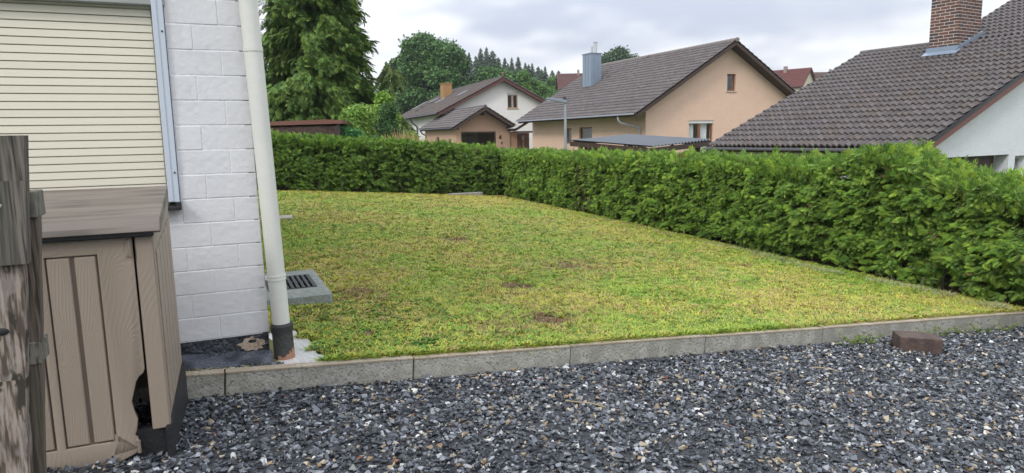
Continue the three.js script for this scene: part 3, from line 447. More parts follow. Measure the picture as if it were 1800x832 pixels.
{ // weeds at the kerb near the loose stone, and dry stalks on the gravel
  const r = RNG(55), e = new THREE.Euler();
  const stalks = [[4.25, -3.50, .20], [4.15, -3.46, .16], [4.35, -3.47, .17], [4.98, -3.49, .16], [5.2, -3.49, .14], [5.45, -3.48, .15], [5.7, -3.48, .13], [6.0, -3.47, .15]];
  stalks.forEach(([u, n, h], i) => {
    const o = thing('weed', i < 3 ? 'trailing pale green weed growing out at the kerb beside the loose paving stone' : 'low green weed growing on gravel at the foot of the kerb', 'weed', i < 3 ? 'weeds beside the loose paving stone' : 'weeds along the kerb'); const [x, z] = toXZ(u, n); o.position.set(x, gravelH(u, n), z);
    const st = [], lf = []; for (let k = 0; k < 7; k++) { const a = r() * 6.283, l = h * (.6 + .6 * r()), b = V(Math.cos(a) * l * .8, l * (.25 + .45 * r()), Math.sin(a) * l * .35 + .03); st.push(twig(V(0, 0, 0), b, .0022, .0012, 4)); for (let q = 0; q < 7; q++) { const t = .25 + .75 * r(), g = fronds[0].clone(); g.scale(.022, .022, .022); g.rotateX(r() * 6); g.rotateY(r() * 6.28); g.translate(b.x * t, b.y * t + .004, b.z * t); lf.push(g); } }
    part('stem', merge(st), M(.16, .19, .06, .8), o); part('leaves', merge(lf), M(.14, .20, .04, .7), o, 'stuff');
  });
  for (const pts of [[[1.55, -2.95], [1.60, -2.90], [1.66, -2.885], [1.70, -2.80]], [[3.35, -3.05], [3.42, -3.0], [3.46, -2.94]], [[2.95, -3.0], [3.08, -3.02]]]) { const o = thing('dry_stalk', 'thin dry straw coloured stalk lying on the gravel', 'stalk', 'dry stalks on the gravel'); part('stalk', tube(pts.map(([u, n], i) => { const [x, z] = toXZ(u, n); return V(x, gravelH(u, n) + .030 + .006 * (i % 2), z); }), .0028, 16, 5), M(.36, .29, .17, .9), o); }
}

// ---------------------------------------------------------------- houses behind the hedge
// a concrete pan tile: x across (0.30 m, two waves), z down the slope (0.40 m), y out of the roof
function panTile() {
  const N = 12, pos = [], idx = [], Lr = .40, w = .30; const prof = t => .055 * Math.pow(.5 + .5 * Math.cos(t * 4 * Math.PI + Math.PI), .8);
  for (let i = 0; i <= N; i++) { const t = i / N, x = (t - .5) * w, y = prof(t); pos.push(x, y + .004, -Lr, x, y + .052, 0, x, y + .052, 0, x, y + .010, .002); }
  for (let i = 0; i < N; i++) { const a = i * 4, b = a + 4; idx.push(a, a + 1, b, b, a + 1, b + 1, a + 2, a + 3, b + 2, b + 2, a + 3, b + 3); }
  const g = new THREE.BufferGeometry(); g.setAttribute('position', new THREE.Float32BufferAttribute(pos, 3)); g.setIndex(idx); g.computeVertexNormals(); return boxUV(g);
}
const PAN = panTile();
// slope in a house's own frame: eave at (x0,y0), rising along dirX over run/rise; tiles between z0 and z1 (z1 nearer)
function slopeTiles(parent, m, x0, y0, sgn, run, rise, z0, z1, opt = {}) {
  const S = Math.hypot(run, rise), ang = Math.atan2(rise, run), rows = Math.ceil(S / .335 - .2), cols = Math.round((z1 - z0) / .30), cw = (z1 - z0) / cols, list = [], r = RNG(opt.seed || 9);
  const sag = opt.sag ?? .004, basis = new THREE.Matrix4(), up = V(sgn * Math.cos(ang), Math.sin(ang), 0), nrm = V(-sgn * Math.sin(ang), Math.cos(ang), 0), acr = V(0, 0, sgn); // x across, y normal, z down the slope
  for (let j = 0; j < rows; j++) for (let i = 0; i < cols; i++) {
    const s = j * .335 - .05, z = z0 + (i + .5) * cw; if (s + .1 > S) continue; if (opt.keep && !opt.keep(s / S, z)) continue;
    const p = V(x0, y0, z).addScaledVector(up, s).addScaledVector(nrm, .03 + sag * (r() - .5)); basis.makeBasis(acr, nrm, up.clone().negate()); basis.setPosition(p);
    const jm = new THREE.Matrix4().makeRotationY((r() - .5) * .03); const mm = basis.clone().multiply(jm).multiply(new THREE.Matrix4().makeScale(cw / .30 * .995, 1, 1));
    list.push({ m: mm, p, j, i });
  }
  return list;
}
function mergedTiles(list) { return merge(list.map((t, k) => { const g = PAN.toNonIndexed(); const uv = g.attributes.uv, a = h2(t.i, t.j, 3) * 3, b = h2(t.i, t.j, 4) * 3; for (let q = 0; q < uv.count; q++) uv.setXY(q, uv.getX(q) + a, uv.getY(q) + b); return g.applyMatrix4(t.m); })); }
const roofSlab = (x0, y0, x1, y1, th, z0, z1) => { const a = Math.atan2(y1 - y0, x1 - x0), nx = -Math.sin(a) * th, ny = Math.cos(a) * th; const s = Math.abs(ny) > 0 && ny < 0 ? -1 : 1; return prism([[x0, y0], [x1, y1], [x1 - s * nx, y1 - s * ny], [x0 - s * nx, y0 - s * ny]], z0, z1); };
function halfGutter(r, z0, z1, x, y) { const g = new THREE.CylinderGeometry(r, r, z1 - z0, 16, 1, true, Math.PI / 2, Math.PI); g.rotateX(Math.PI / 2); g.rotateZ(0); g.translate(x, y, (z0 + z1) / 2); return g; }
function windowUnit(parent, plane, x0, x1, y0, y1, at, opt = {}) { // plane 'z': in a gable facing +z at z=at; 'x': in a side wall facing -x at x=at
  const put = (a0, a1, b0, b1, d0, d1) => plane === 'z' ? span(a0, a1, b0, b1, at - d1, at - d0) : span(at + d0, at + d1, b0, b1, a0, a1);
  const f = .07, d0 = opt.deep ?? .10, d1 = d0 + .07; const list = [put(x0, x1, y0, y0 + f, d0, d1), put(x0, x1, y1 - f, y1, d0, d1), put(x0, x0 + f, y0 + f, y1 - f, d0, d1), put(x1 - f, x1, y0 + f, y1 - f, d0, d1)];
  if (opt.mullion) { const c = x0 + (x1 - x0) * opt.mullion; list.push(put(c - .07, c + .07, y0 + f, y1 - f, d0 - .004, d1)); }
  const w = part('window', merge(list), opt.mat || mat.frameWood, parent);
  part('pane', put(x0 + f, x1 - f, y0 + f, y1 - f, d0 + .03, d0 + .036), mat.glass, w);
  if (opt.sill) part('sill', put(x0 - .05, x1 + .05, y0 - .06, y0 - .005, -.05, .12), opt.sill, w);
  if (opt.head) part('shutter_box', put(x0 + .01, x1 - .01, y1 - .14, y1 - .004, d0 - .06, d0 - .006), M(.62, .62, .62, .6), w);
  for (const [c0, c1, fold] of opt.curtains || []) { const N = 24, sh = []; for (let i = 0; i <= N; i++) sh.push([lerp(c0, c1, i / N), .025 * Math.sin(i * fold)]); const g = new THREE.BufferGeometry(), pos = [], idx = []; sh.forEach(([c, k]) => { for (const y of [y0, y1]) plane === 'z' ? pos.push(c, y, at - d1 - .12 + k) : pos.push(at + d1 + .12 + k, y, c); }); for (let i = 0; i < N; i++) idx.push(2 * i, 2 * i + 1, 2 * i + 2, 2 * i + 2, 2 * i + 1, 2 * i + 3); g.setAttribute('position', new THREE.Float32BufferAttribute(pos, 3)); g.setIndex(idx); g.computeVertexNormals(); part('curtain', boxUV(g), mat.curtain, w); }
  return w;
}
function sideWall(x, th, z0, z1, y0, y1, holes) { // wall facing -x; polygon in (z,y)
  const g = prism([[z0, y0], [z1, y0], [z1, y1], [z0, y1]], 0, th, holes); g.rotateY(-Math.PI / 2); g.translate(x + th, 0, 0); // (X,Y,Z)->( -Z, Y, X)
  return boxUV(g);
}

{ // house with the big dark roof, white gable and brick chimney
  const o = thing('tiled_roof_house', 'white house with a large dark pan-tiled roof and a brick chimney', 'house'); o.position.set(8.284, 1.2, -14); o.rotation.y = 29 * Math.PI / 180;
  const run = 6.5, rise = 2.75, L = 5.76, ex = 4.2, sl = rise / run, RX = run + ex, ov = .36, gz = -.2;
  const wl = part('wall', merge([
    prism([[ov, -3.2], [RX + 5, -3.2], [RX + 5, sl * (RX - 5) * .8 - .2], [RX, sl * RX - .14], [ov, sl * ov - .16]], gz - .3, gz, [[1.11, 4.05, -3.0, -.225], [4.34, 4.86, -1.1, -.27]]),
    sideWall(ov, .28, -L + .3, gz - .3, -3.2, sl * ov - .16, []),
    prism([[ov, -3.2], [RX + 5, -3.2], [RX + 5, 1], [run, sl * run - .14], [ov, sl * ov - .16]], -L, -L + .28),
    span(RX + 4.7, RX + 5, -3.2, 1, -L + .3, gz - .3)]), mat.whiteWall, o);
  part('garage_door', span(1.12, 3.95, -3.0, -.226, gz - .285, gz - .262), mat.brownWood, o);
  for (let k = 0; k < 9; k++) part('door_board', span(1.125 + k * .29, 1.125 + k * .29 + .282, -3.0, -.24, gz - .26, gz - .25, .003), M(.06, .032, .022, .6), o);
  windowUnit(o, 'z', 4.34, 4.86, -1.1, -.27, gz, { deep: .12, mat: M(.4, .4, .4, .6) });
  const roof = part('roof', merge([roofSlab(0, -.02, run, rise - .02, .10, -L, .06), roofSlab(run, rise - .02, RX, rise + sl * ex - .02, .10, -3.2, .06), prism([[run, rise - .12], [run + 5, rise - 2.2], [run + 5, rise - 2.1], [run, rise - .02]], -L, -3.2), prism([[RX, sl * RX - .12], [RX + 5.4, sl * RX - 2.4], [RX + 5.4, sl * RX - 2.3], [RX, sl * RX - .02]], -3.2, .06)]), mat.brownWood, o);
  const all = [...slopeTiles(o, mat.tile, 0, 0, 1, run, rise, -L, .08, { seed: 4, keep: (t, z) => !(z < -2.34 && z > -3.1 && t * run > 5.45 && t * run < 6.6) }), ...slopeTiles(o, mat.tile, run, rise, 1, ex, sl * ex, -3.2, .08, { seed: 5, keep: (t, z) => !(z < -2.34 && z > -3.1 && t * ex < .15) })];
  roof.updateMatrixWorld(); o.updateMatrixWorld(true);
  all.forEach(t => { t.d = t.p.clone().applyMatrix4(o.matrixWorld).distanceTo(camera.position); const v = t.p.clone().applyMatrix4(o.matrixWorld); if (v.x > -v.z * .78 || v.y - EYE > -v.z * .22) t.d += 100; }); all.sort((a, b) => a.d - b.d);
  const variants = [0, 1, 2, 3, 4].map(k => { const g = PAN.clone(), uv = g.attributes.uv; for (let i = 0; i < uv.count; i++) uv.setXY(i, uv.getX(i) + k * .37, uv.getY(i) + k * .73); return g; });
  const tm = [[.88, .88, .88], [.78, .77, .77], [.94, .89, .85], [.72, .71, .71], [.84, .78, .68], [.88, .86, .85], [.80, .79, .76]].map(c => M(c[0], c[1], c[2], .62, { map: rep(tileMap, .9 + c[1]) })), r = RNG(4);
  all.slice(0, 300).forEach(t => { const m = part('tile', variants[Math.floor(r() * 5)], tm[Math.floor(r() * 7)], roof); m.applyMatrix4(t.m); });
  part('tiles', mergedTiles(all.slice(300)), tm[0], roof, 'stuff');
  for (const [x, z0, z1, y] of [[run, -L, -3.2, rise], [RX, -3.2, .06, sl * RX]]) for (let z = z0; z < z1 - .2; z += .36) { const g = new THREE.CylinderGeometry(.12, .115, .38, 12, 1, false, 0, 6.283); g.rotateX(Math.PI / 2); g.scale(1, .75, 1); g.translate(x, y + .05, z + .19); part('ridge_tile', boxUV(g), mat.tile, roof); }
  part('verge_board', merge([prism([[-.03, -.20], [RX, sl * RX - .20], [RX, sl * RX - .05], [-.03, -.06]], .062, .085)]), M(.15, .065, .055, .6), roof);
  part('verge_flashing', prism([[-.02, -.055], [RX, sl * RX - .045], [RX, sl * RX + .035], [-.02, .03]], .060, .098), M(.022, .024, .032, .4), roof);
  part('gutter', merge([halfGutter(.075, -L - .05, .12, -.10, -.06), span(-.16, -.04, -.13, -.03, .10, .12)]), mat.gutter, o);
  part('lamp_bracket', span(.52, .56, -.42, -.28, gz, gz + .03), mat.gutter, o);
  // brick chimney
  const cx0 = 5.52, cx1 = 6.62, cz0 = -3.10, cz1 = -2.36, cy0 = 2.0, cy1 = 4.6;
  const ch = part('chimney', span(cx0 + .005, cx1 - .005, cy0, cy1, cz0 + .005, cz1 - .005), mat.mortar, o);
  const bm = [[.115, .052, .040], [.075, .04, .038], [.15, .062, .042], [.055, .04, .043], [.095, .045, .036], [.13, .07, .05]].map(c => M(c[0], c[1], c[2], .8, { bumpMap: rep(grainBump, 6), bumpScale: .006 }));
  const rb = RNG(66), H = .0833; const cache = {};
  const brick = (a, b, axis, at, y) => { const k = (b - a).toFixed(3) + axis; cache[k] ??= axis === 'x' ? box(b - a, .066, .05, 0, 0, 0, .003) : box(.05, .066, b - a, 0, 0, 0, .003); const m = part('brick', cache[k], bm[Math.floor(rb() * 6)], ch); const j = (rb() - .5) * .004; axis === 'x' ? m.position.set((a + b) / 2, y, at + j) : m.position.set(at + j, y, (a + b) / 2); };
  for (let k = 0; k < 22; k++) { const y = 2.62 + k * H; if (y > cy1 - .05) break; const od = k % 2;
    for (const [a0, a1, ax, at] of [[cz0, cz1, 'z', cx0 + .025], [cx0 + .052, cx1, 'x', cz1 - .025]]) { let a = a0, first = true; while (a < a1 - .02) { let w = first ? (od ? .115 : .24) : .24; let b = Math.min(a + w, a1); if (a1 - b < .05) b = a1; if (ax === 'x' && y < sl * b + .12) { a = b + .012; first = false; continue; } brick(a, b, ax, at, y); a = b + .016; first = false; } } }
  part('flashing', merge([span(cx0 - .03, cx0 + .02, 2.36, 2.60, cz0 - .05, cz1 + .05), prism([[cx0 - .06, sl * (cx0 - .06) + .02], [cx1 + .1, sl * (cx1 + .1) + .02], [cx1 + .1, sl * (cx1 + .1) + .20], [cx0 - .06, sl * (cx0 - .06) + .22]], cz1 - .015, cz1 + .03), prism([[cx0 - .20, sl * (cx0 - .20) + .125], [cx0 + .02, sl * cx0 + .15], [cx0 + .02, sl * cx0 + .17], [cx0 - .20, sl * (cx0 - .20) + .14]], cz0 - .08, cz1 + .10)]), mat.zinc, ch);
}
{ // peach house
  const o = thing('peach_house', 'peach rendered house with a dark tiled gable roof and a zinc-clad chimney', 'house'); o.position.set(6.0375, 2.5656, -33); o.rotation.y = 24 * Math.PI / 180;
  const run = 5.95, rise = 3.6, L = 13.6, sl = rise / run, ov = .97, gz = -.62;
  part('wall', merge([prism([[ov, -4.2], [2 * run - ov, -4.2], [2 * run - ov, sl * ov - .14], [run, rise - .16], [ov, sl * ov - .14]], gz - .3, gz, [[5.98, 6.57, 1.17, 2.03], [3.61, 5.16, -2.3, -.33]]),
    sideWall(ov, .28, -L + .5, gz - .3, -4.2, sl * ov - .14, [[-7.2, -5.75, -1.35, -.52], [-9.05, -8.1, -1.45, -.55]]),
    span(2 * run - ov - .28, 2 * run - ov, -4.2, sl * ov - .14, -L + .5, gz - .3), prism([[ov, -4.2], [2 * run - ov, -4.2], [2 * run - ov, sl * ov - .14], [run, rise - .16], [ov, sl * ov - .14]], -L + .2, -L + .5)]), mat.peach, o);
  windowUnit(o, 'z', 5.98, 6.57, 1.17, 2.03, gz, { sill: M(.5, .4, .3, .8), curtains: [[6.02, 6.25, 1.1]] });
  windowUnit(o, 'z', 3.61, 5.16, -2.3, -.33, gz, { head: true, mullion: .46, curtains: [[3.62, 4.12, 1.2], [4.45, 4.95, .9]] });
  windowUnit(o, 'x', -7.2, -5.75, -1.35, -.52, ov); windowUnit(o, 'x', -9.05, -8.1, -1.45, -.55, ov);
  const roof = part('roof', merge([roofSlab(0, -.02, run, rise - .02, .12, -L, 0), roofSlab(2 * run, -.02, run, rise - .02, -.12, -L, 0)]), mat.brownWood, o);
  part('tiles', mergedTiles(slopeTiles(o, 0, 0, 0, 1, run, rise, -L, .03, { seed: 7, keep: (t, z) => !(z < -9.45 && z > -10.5 && t * run > 3.15 && t * run < 3.8) })), mat.tile, roof, 'stuff');
  part('tiles', mergedTiles(slopeTiles(o, 0, 2 * run, 0, -1, run, rise, -L, .03, { seed: 8 })), mat.tile, roof, 'stuff');
  for (let z = -L; z < -.1; z += .37) { const g = new THREE.CylinderGeometry(.13, .12, .40, 10); g.rotateX(Math.PI / 2); g.scale(1, .8, 1); g.translate(run, rise + .06, z + .19); part('ridge_tile', boxUV(g), M(.20, .18, .165, .8, { map: rep(plasterMap, 1) }), roof); }
  part('verge_board', merge([prism([[0, -.2], [run, rise - .2], [2 * run, -.2], [2 * run, -.04], [run, rise - .02], [0, -.04]], .002, .03)]), mat.brownWood, roof);
  for (let k = 0; k < 11; k++) { const z = -1.6 - k * .62, x = .95; part('snow_guard', merge([span(x - .015, x + .015, sl * x + .03, sl * x + .24, z - .015, z + .015)]), M(.25, .25, .27, .5, { metalness: .5 }), roof); }
  part('snow_rail', merge([span(.93, .95, sl * .95 + .18, sl * .95 + .2, -7.9, -1.5)]), M(.2, .2, .22, .5, { metalness: .5 }), roof);
  part('roof_vent', merge([cyl(.09, .09, .34, 1.75, sl * 1.75 - .02, -10.4, 12), cyl(.12, .12, .05, 1.75, sl * 1.75 + .31, -10.4, 12)]), M(.06, .055, .055, .6), roof);
  const gut = part('gutter', merge([halfGutter(.085, -L, 0, -.08, -.04), cyl(.085, .085, .01, -.08, -.12, -.01, 12)]), M(.19, .20, .22, .45, { metalness: .3 }), o);
  part('downpipe', tube([V(-.08, -.1, -1.5), V(-.06, -.26, -1.48), V(.05, -.40, -1.4), V(.75, -.62, -1.02), V(.85, -.74, -1.0), V(.86, -2, -1.0), V(.86, -4, -1.0)], .055, 60, 10), M(.36, .38, .40, .4, { metalness: .4 }), gut);
  const ch = part('chimney', merge([span(3.12, 3.86, 1.5, 3.98, -10.5, -9.48), span(3.08, 3.90, 3.98, 4.03, -10.54, -9.44)]), mat.zinc, o);
  for (const x of [3.12 - .006]) for (const z of [-10.15, -9.82]) part('standing_seam', span(x - .012, x + .004, 1.7, 3.97, z - .012, z + .012), mat.zinc, ch);
  for (const x of [3.36, 3.62]) part('standing_seam', span(x - .012, x + .012, 1.9, 3.97, -9.482, -9.462), mat.zinc, ch);
  part('flue_pipe', merge([cyl(.11, .11, .6, 3.6, 4.03, -9.75, 16), cyl(.14, .14, .04, 3.6, 4.66, -9.75, 16)]), mat.steel, ch); part('flue_pipe', merge([cyl(.07, .07, .45, 3.55, 4.03, -10.1, 16)]), mat.steel, ch);
  part('lightning_wire', tube([V(3.9, 2.5, -9.0), V(4.6, 2.9, -8.7), V(5.2, 3.25, -7.6), V(5.9, 3.72, -7.2)], .03, 20, 6), mat.brownWood, roof);
}
{ // white gabled house further back
  const o = thing('white_gable_house', 'old white gabled house with brown roof, skylights and a tan chimney', 'house'); o.position.set(-5.3775, 3.4276, -52); o.rotation.y = 20 * Math.PI / 180;
  const run = 5.26, rise = 2.66, L = 18, sl = rise / run, ov = .62, gz = -.55;
  part('wall', merge([prism([[ov, -5.5], [2 * run - ov, -5.5], [2 * run - ov, sl * ov - .14], [run, rise - .16], [ov, sl * ov - .14]], gz - .3, gz, [[5.75, 6.62, .36, 1.42]]), sideWall(ov, .3, -L + .5, gz - .3, -5.5, sl * ov - .14, []), span(2 * run - ov - .3, 2 * run - ov, -5.5, sl * ov - .14, -L + .5, gz - .3), prism([[ov, -5.5], [2 * run - ov, -5.5], [2 * run - ov, sl * ov - .14], [run, rise - .16], [ov, sl * ov - .14]], -L + .2, -L + .5)]), mat.cream, o);
  windowUnit(o, 'z', 5.75, 6.62, .36, 1.42, gz, { mullion: .5, mat: M(.34, .28, .22, .6), sill: M(.34, .22, .12, .8), deep: .06 });
  part('shutter_box', span(5.68, 6.70, 1.50, 1.66, gz, gz + .05), M(.5, .5, .5, .6), o);
  const roof = part('roof', merge([roofSlab(0, -.02, run, rise - .02, .14, -L, 0), roofSlab(2 * run, -.02, run, rise - .02, -.14, -L, 0)]), mat.brownWood, o);
  part('tiles', mergedTiles(slopeTiles(o, 0, 0, 0, 1, run, rise, -L, .03, { seed: 17 })), mat.oldTile, roof, 'stuff'); part('tiles', mergedTiles(slopeTiles(o, 0, 2 * run, 0, -1, run, rise, -L, .03, { seed: 18 })), mat.oldTile, roof, 'stuff');
  part('ridge', (() => { const g = new THREE.CylinderGeometry(.13, .13, L, 10); g.rotateX(Math.PI / 2); g.translate(run, rise + .05, -L / 2); return boxUV(g); })(), mat.oldTile, roof);
  part('verge_board', prism([[0, -.22], [run, rise - .22], [2 * run, -.22], [2 * run, -.02], [run, rise], [0, -.02]], .002, .035), M(.085, .032, .025, .7), roof);
  part('ridge_ornament', merge([cyl(.05, .03, .28, run, rise + .1, -.1, 8), cyl(.10, .02, .12, run, rise + .34, -.1, 8)]), M(.22, .13, .05, .7), roof);
  part('chimney', merge([span(3.15, 3.95, 1.0, 2.98, -11.4, -10.3), span(3.10, 4.0, 2.98, 3.05, -11.45, -10.25)]), M(.34, .19, .075, .85, { map: rep(plasterMap, .8) }), o);
  for (const [x0, x1, z0, z1] of [[2.5, 3.5, -14.0, -13.1], [2.75, 3.7, -5.0, -4.1], [2.0, 3.0, -9.6, -8.8], [1.6, 3.2, -17.6, -16.4]]) { const sk = part('skylight', roofSlab(x0, sl * x0 + .16, x1, sl * x1 + .16, .1, z0, z1), M(.05, .05, .055, .5), roof); part('pane', roofSlab(x0 + .07, sl * (x0 + .07) + .175, x1 - .07, sl * (x1 - .07) + .175, .012, z0 + .07, z1 - .07), M(.5, .53, .58, .12), sk); }
  for (const [x, z] of [[1.67, -12.87], [.95, -12.1], [2.4, -12.4]]) part('roof_vent', roofSlab(x, sl * x + .2, x + .4, sl * (x + .4) + .14, .1, z - .3, z + .3), mat.brownWood, roof);
  part('gutter', halfGutter(.09, -L, 0, -.08, -.05), mat.gutter, o);
  part('downpipe', tube([V(-.05, -.1, -9.9), V(.1, -.5, -9.9), V(.5, -.8, -9.85), V(.52, -1.4, -9.85), V(.52, -4, -9.85)], .06, 30, 8), mat.gutter, o);
}
const font = await new FontLoader().loadAsync('fonts/droid/droid_sans_bold.typeface.json');
{ // garage wing with house number
  const o = thing('garage', 'small orange-brown garage with a gabled tile roof and the number 4', 'garage'); o.position.set(-3.787, 2.2304, -46); o.rotation.y = 24 * Math.PI / 180;
  const run = 2.36, rise = 1.38, L = 7.8, sl = rise / run, ov = .42, gz = -.8;
  const M1 = M(.53, .345, .255, .9, { map: rep(plasterMap, .6) });
  part('wall', merge([prism([[ov, -4], [2 * run - .25, -4], [2 * run - .25, sl * .25 - .12], [run, rise - .14], [ov, sl * ov - .12]], gz - .3, gz, [[.80, 3.41, -3.6, -.26]]), sideWall(ov, .25, -L + .3, gz - .3, -4, sl * ov - .12, [[-5.0, -4.35, -1.3, -.6]]), span(2 * run - .5, 2 * run - .25, -4, sl * .25 - .12, -L + .3, gz - .3), span(ov, 2 * run - .25, -4, 0, -L, -L + .3)]), M1, o);
  part('corner_pillar', span(ov - .02, .80, -4, sl * ov - .13, gz - .001, gz + .1), M(.56, .37, .25, .9, { map: rep(plasterMap, .6) }), o);
  part('door_frame', merge([span(.80, 3.41, -.36, -.262, gz - .12, gz - .02), span(.80, .86, -3.6, -.36, gz - .12, gz - .02), span(3.30, 3.41, -3.6, -.36, gz - .12, gz - .02)]), M(.05, .03, .022, .6), o);
  part('inner_panel', merge([span(2.35, 2.75, -3.6, -.7, -3.6, -3.5)]), M(.16, .18, .22, .7), o);
  windowUnit(o, 'x', -5.0, -4.35, -1.3, -.6, ov, { mat: mat.brownWood });
  const roof = part('roof', merge([roofSlab(0, -.02, run, rise - .02, .12, -L, 0), roofSlab(2 * run, -.02, run, rise - .02, -.12, -L, 0)]), mat.brownWood, o);
  part('tiles', mergedTiles(slopeTiles(o, 0, 0, 0, 1, run, rise, -L, .03, { seed: 27 })), mat.tile, roof, 'stuff'); part('tiles', mergedTiles(slopeTiles(o, 0, 2 * run, 0, -1, run, rise, -L, .03, { seed: 28 })), mat.tile, roof, 'stuff');
  part('ridge', (() => { const g = new THREE.CylinderGeometry(.11, .11, L, 10); g.rotateX(Math.PI / 2); g.translate(run, rise + .05, -L / 2); return boxUV(g); })(), mat.tile, roof);
  part('verge_board', prism([[0, -.22], [run, rise - .22], [2 * run, -.22], [2 * run, -.02], [run, rise], [0, -.02]], .002, .035), mat.brownWood, roof);
  for (const [x, y] of [[.35, -.02], [run, rise - .42], [2 * run - .45, -.02]]) part('rafter_end', span(x - .07, x + .07, y - .1, y + .08, gz, -.02), mat.brownWood, roof);
  const n4 = new TextGeometry('4', { font, size: .28, depth: .03, curveSegments: 4 }); n4.translate(3.62, -.80, gz + .002); part('house_number', n4, mat.black, o);
  part('wall_ornament', (() => { const s = new TextGeometry('v', { font, size: .22, depth: .03, curveSegments: 4 }); s.translate(3.75, -1.16, gz + .002); return s; })(), mat.black, o);
  part('letter_box', span(3.74, 3.96, -1.62, -1.36, gz + .001, gz + .09, .01), M(.14, .11, .12, .6), o); part('bell_plate', span(4.35, 4.47, -1.55, -1.34, gz + .001, gz + .02), M(.3, .27, .28, .6), o);
  part('gutter', halfGutter(.07, -L, 0, -.06, -.04), mat.gutter, o); part('downpipe', tube([V(-.04, -.08, -7.5), V(.1, -.3, -7.5), V(.36, -.45, -7.45), V(.38, -.8, -7.45), V(.38, -3, -7.45)], .05, 30, 8), mat.gutter, o);
}
{ // porch between garage and peach house
  const o = thing('entrance_porch', 'small porch with tile roof lightened for sky sheen and brown door beside the garage', 'porch'); o.position.set(1.05, 2.05, -47.5); o.rotation.y = 24 * Math.PI / 180;
  const roof = part('roof', roofSlab(-.75, 0, 1.0, .95, .1, -2, 0), mat.brownWood, o); part('tiles', mergedTiles(slopeTiles(o, 0, -.75, .02, 1, 1.75, .95, -2, .02, { seed: 31 })), M(.34, .32, .31, .6, { map: rep(plasterMap, .9) }), roof, 'stuff');  // tile colour lightened: the wet sky reflection is painted into it
  part('beam', span(-.9, 1.2, -.22, -.1, -.14, 0), mat.brownWood, o); part('door', span(.05, 1.0, -3, -.22, -1.6, -1.5), M(.10, .045, .03, .6), o); part('door_ornament', merge([span(.4, .6, -.75, -.4, -1.5, -1.46), span(.48, .56, -1.4, -.8, -1.5, -1.46)]), M(.3, .2, .16, .7), o); part('wall', span(-1.2, .05, -3.5, -.1, -1.7, -1.5), M(.45, .27, .18, .9), o);
}
{ // carport with a corrugated roof
  const o = thing('carport', 'carport with a flat corrugated grey roof and brown timber frame', 'carport');
  const F = V(4.92, 1.16, -24), Lf = V(2.45, 1.40, -28), Rr = V(7.58, 1.345, -26), a = Lf.clone().sub(F), b = Rr.clone().sub(F);
  const N = 180, pos = [], idx = []; const K = 4; for (let i = 0; i <= N; i++) for (let j = 0; j <= K; j++) { const p = F.clone().addScaledVector(b, i / N).addScaledVector(a, j / K); pos.push(p.x, p.y + .028 * Math.cos(i / N * 18 * 6.283), p.z); } for (let i = 0; i < N; i++) for (let j = 0; j < K; j++) { const q = i * (K + 1) + j, w = q + K + 1; idx.push(q, w, q + 1, w, w + 1, q + 1); }
  const g = new THREE.BufferGeometry(); g.setAttribute('position', new THREE.Float32BufferAttribute(pos, 3)); g.setIndex(idx); g.computeVertexNormals(); boxUV(g);
  part('roof_sheet', g, M(.075, .088, .105, .5, { map: rep(plasterMap, .5) }), o);
  const beam = (p, q, w, h) => { const d = q.clone().sub(p), gg = new THREE.BoxGeometry(w, h, d.length()); gg.lookAt(d.clone().normalize()); const c = p.clone().add(q).multiplyScalar(.5); gg.translate(c.x, c.y, c.z); return boxUV(gg); };
  const dn = (v, k) => v.clone().add(V(0, -k, 0)); const Bk = F.clone().add(a).add(b);
  part('beam', beam(dn(F, .14), dn(Lf, .14), .06, .18), mat.brownWood, o); part('beam', beam(dn(F, .14), dn(Rr, .14), .06, .18), mat.brownWood, o); part('beam', beam(dn(Rr, .14), dn(Bk, .14), .06, .18), mat.brownWood, o); part('beam', beam(dn(Lf, .14), dn(Bk, .14), .06, .18), mat.brownWood, o);
  for (let k = 1; k < 8; k++) { const p = F.clone().addScaledVector(a, k / 8); part('rafter_end', box(.07, .22, .07, p.x, p.y - .2, p.z), M(.12, .075, .05, .7), o); }
  for (const p of [F.clone().addScaledVector(a, .12).addScaledVector(b, .06), F.clone().addScaledVector(a, .9).addScaledVector(b, .06), F.clone().addScaledVector(a, .12).addScaledVector(b, .52), F.clone().addScaledVector(a, .9).addScaledVector(b, .9), F.clone().addScaledVector(a, .1).addScaledVector(b, .95)]) part('post', span(p.x - .06, p.x + .06, -1.3, p.y - .05, p.z - .06, p.z + .06), mat.brownWood, o);
  for (let k = 0; k < 9; k++) { const p = F.clone().addScaledVector(a, .18 + .08 * k).addScaledVector(b, .08); part('wall_board', box(.30, 1.3, .03, p.x, p.y - .9, p.z, 0).translate(0, 0, 0), mat.brownWood, o); }
  for (let k = 0; k < 6; k++) { const p = F.clone().addScaledVector(a, .75).addScaledVector(b, .62 + .06 * k); part('fence_slat', span(p.x - .05, p.x + .05, -.6, p.y - .25, p.z - .015, p.z + .015), M(.13, .055, .035, .7), o); }
}
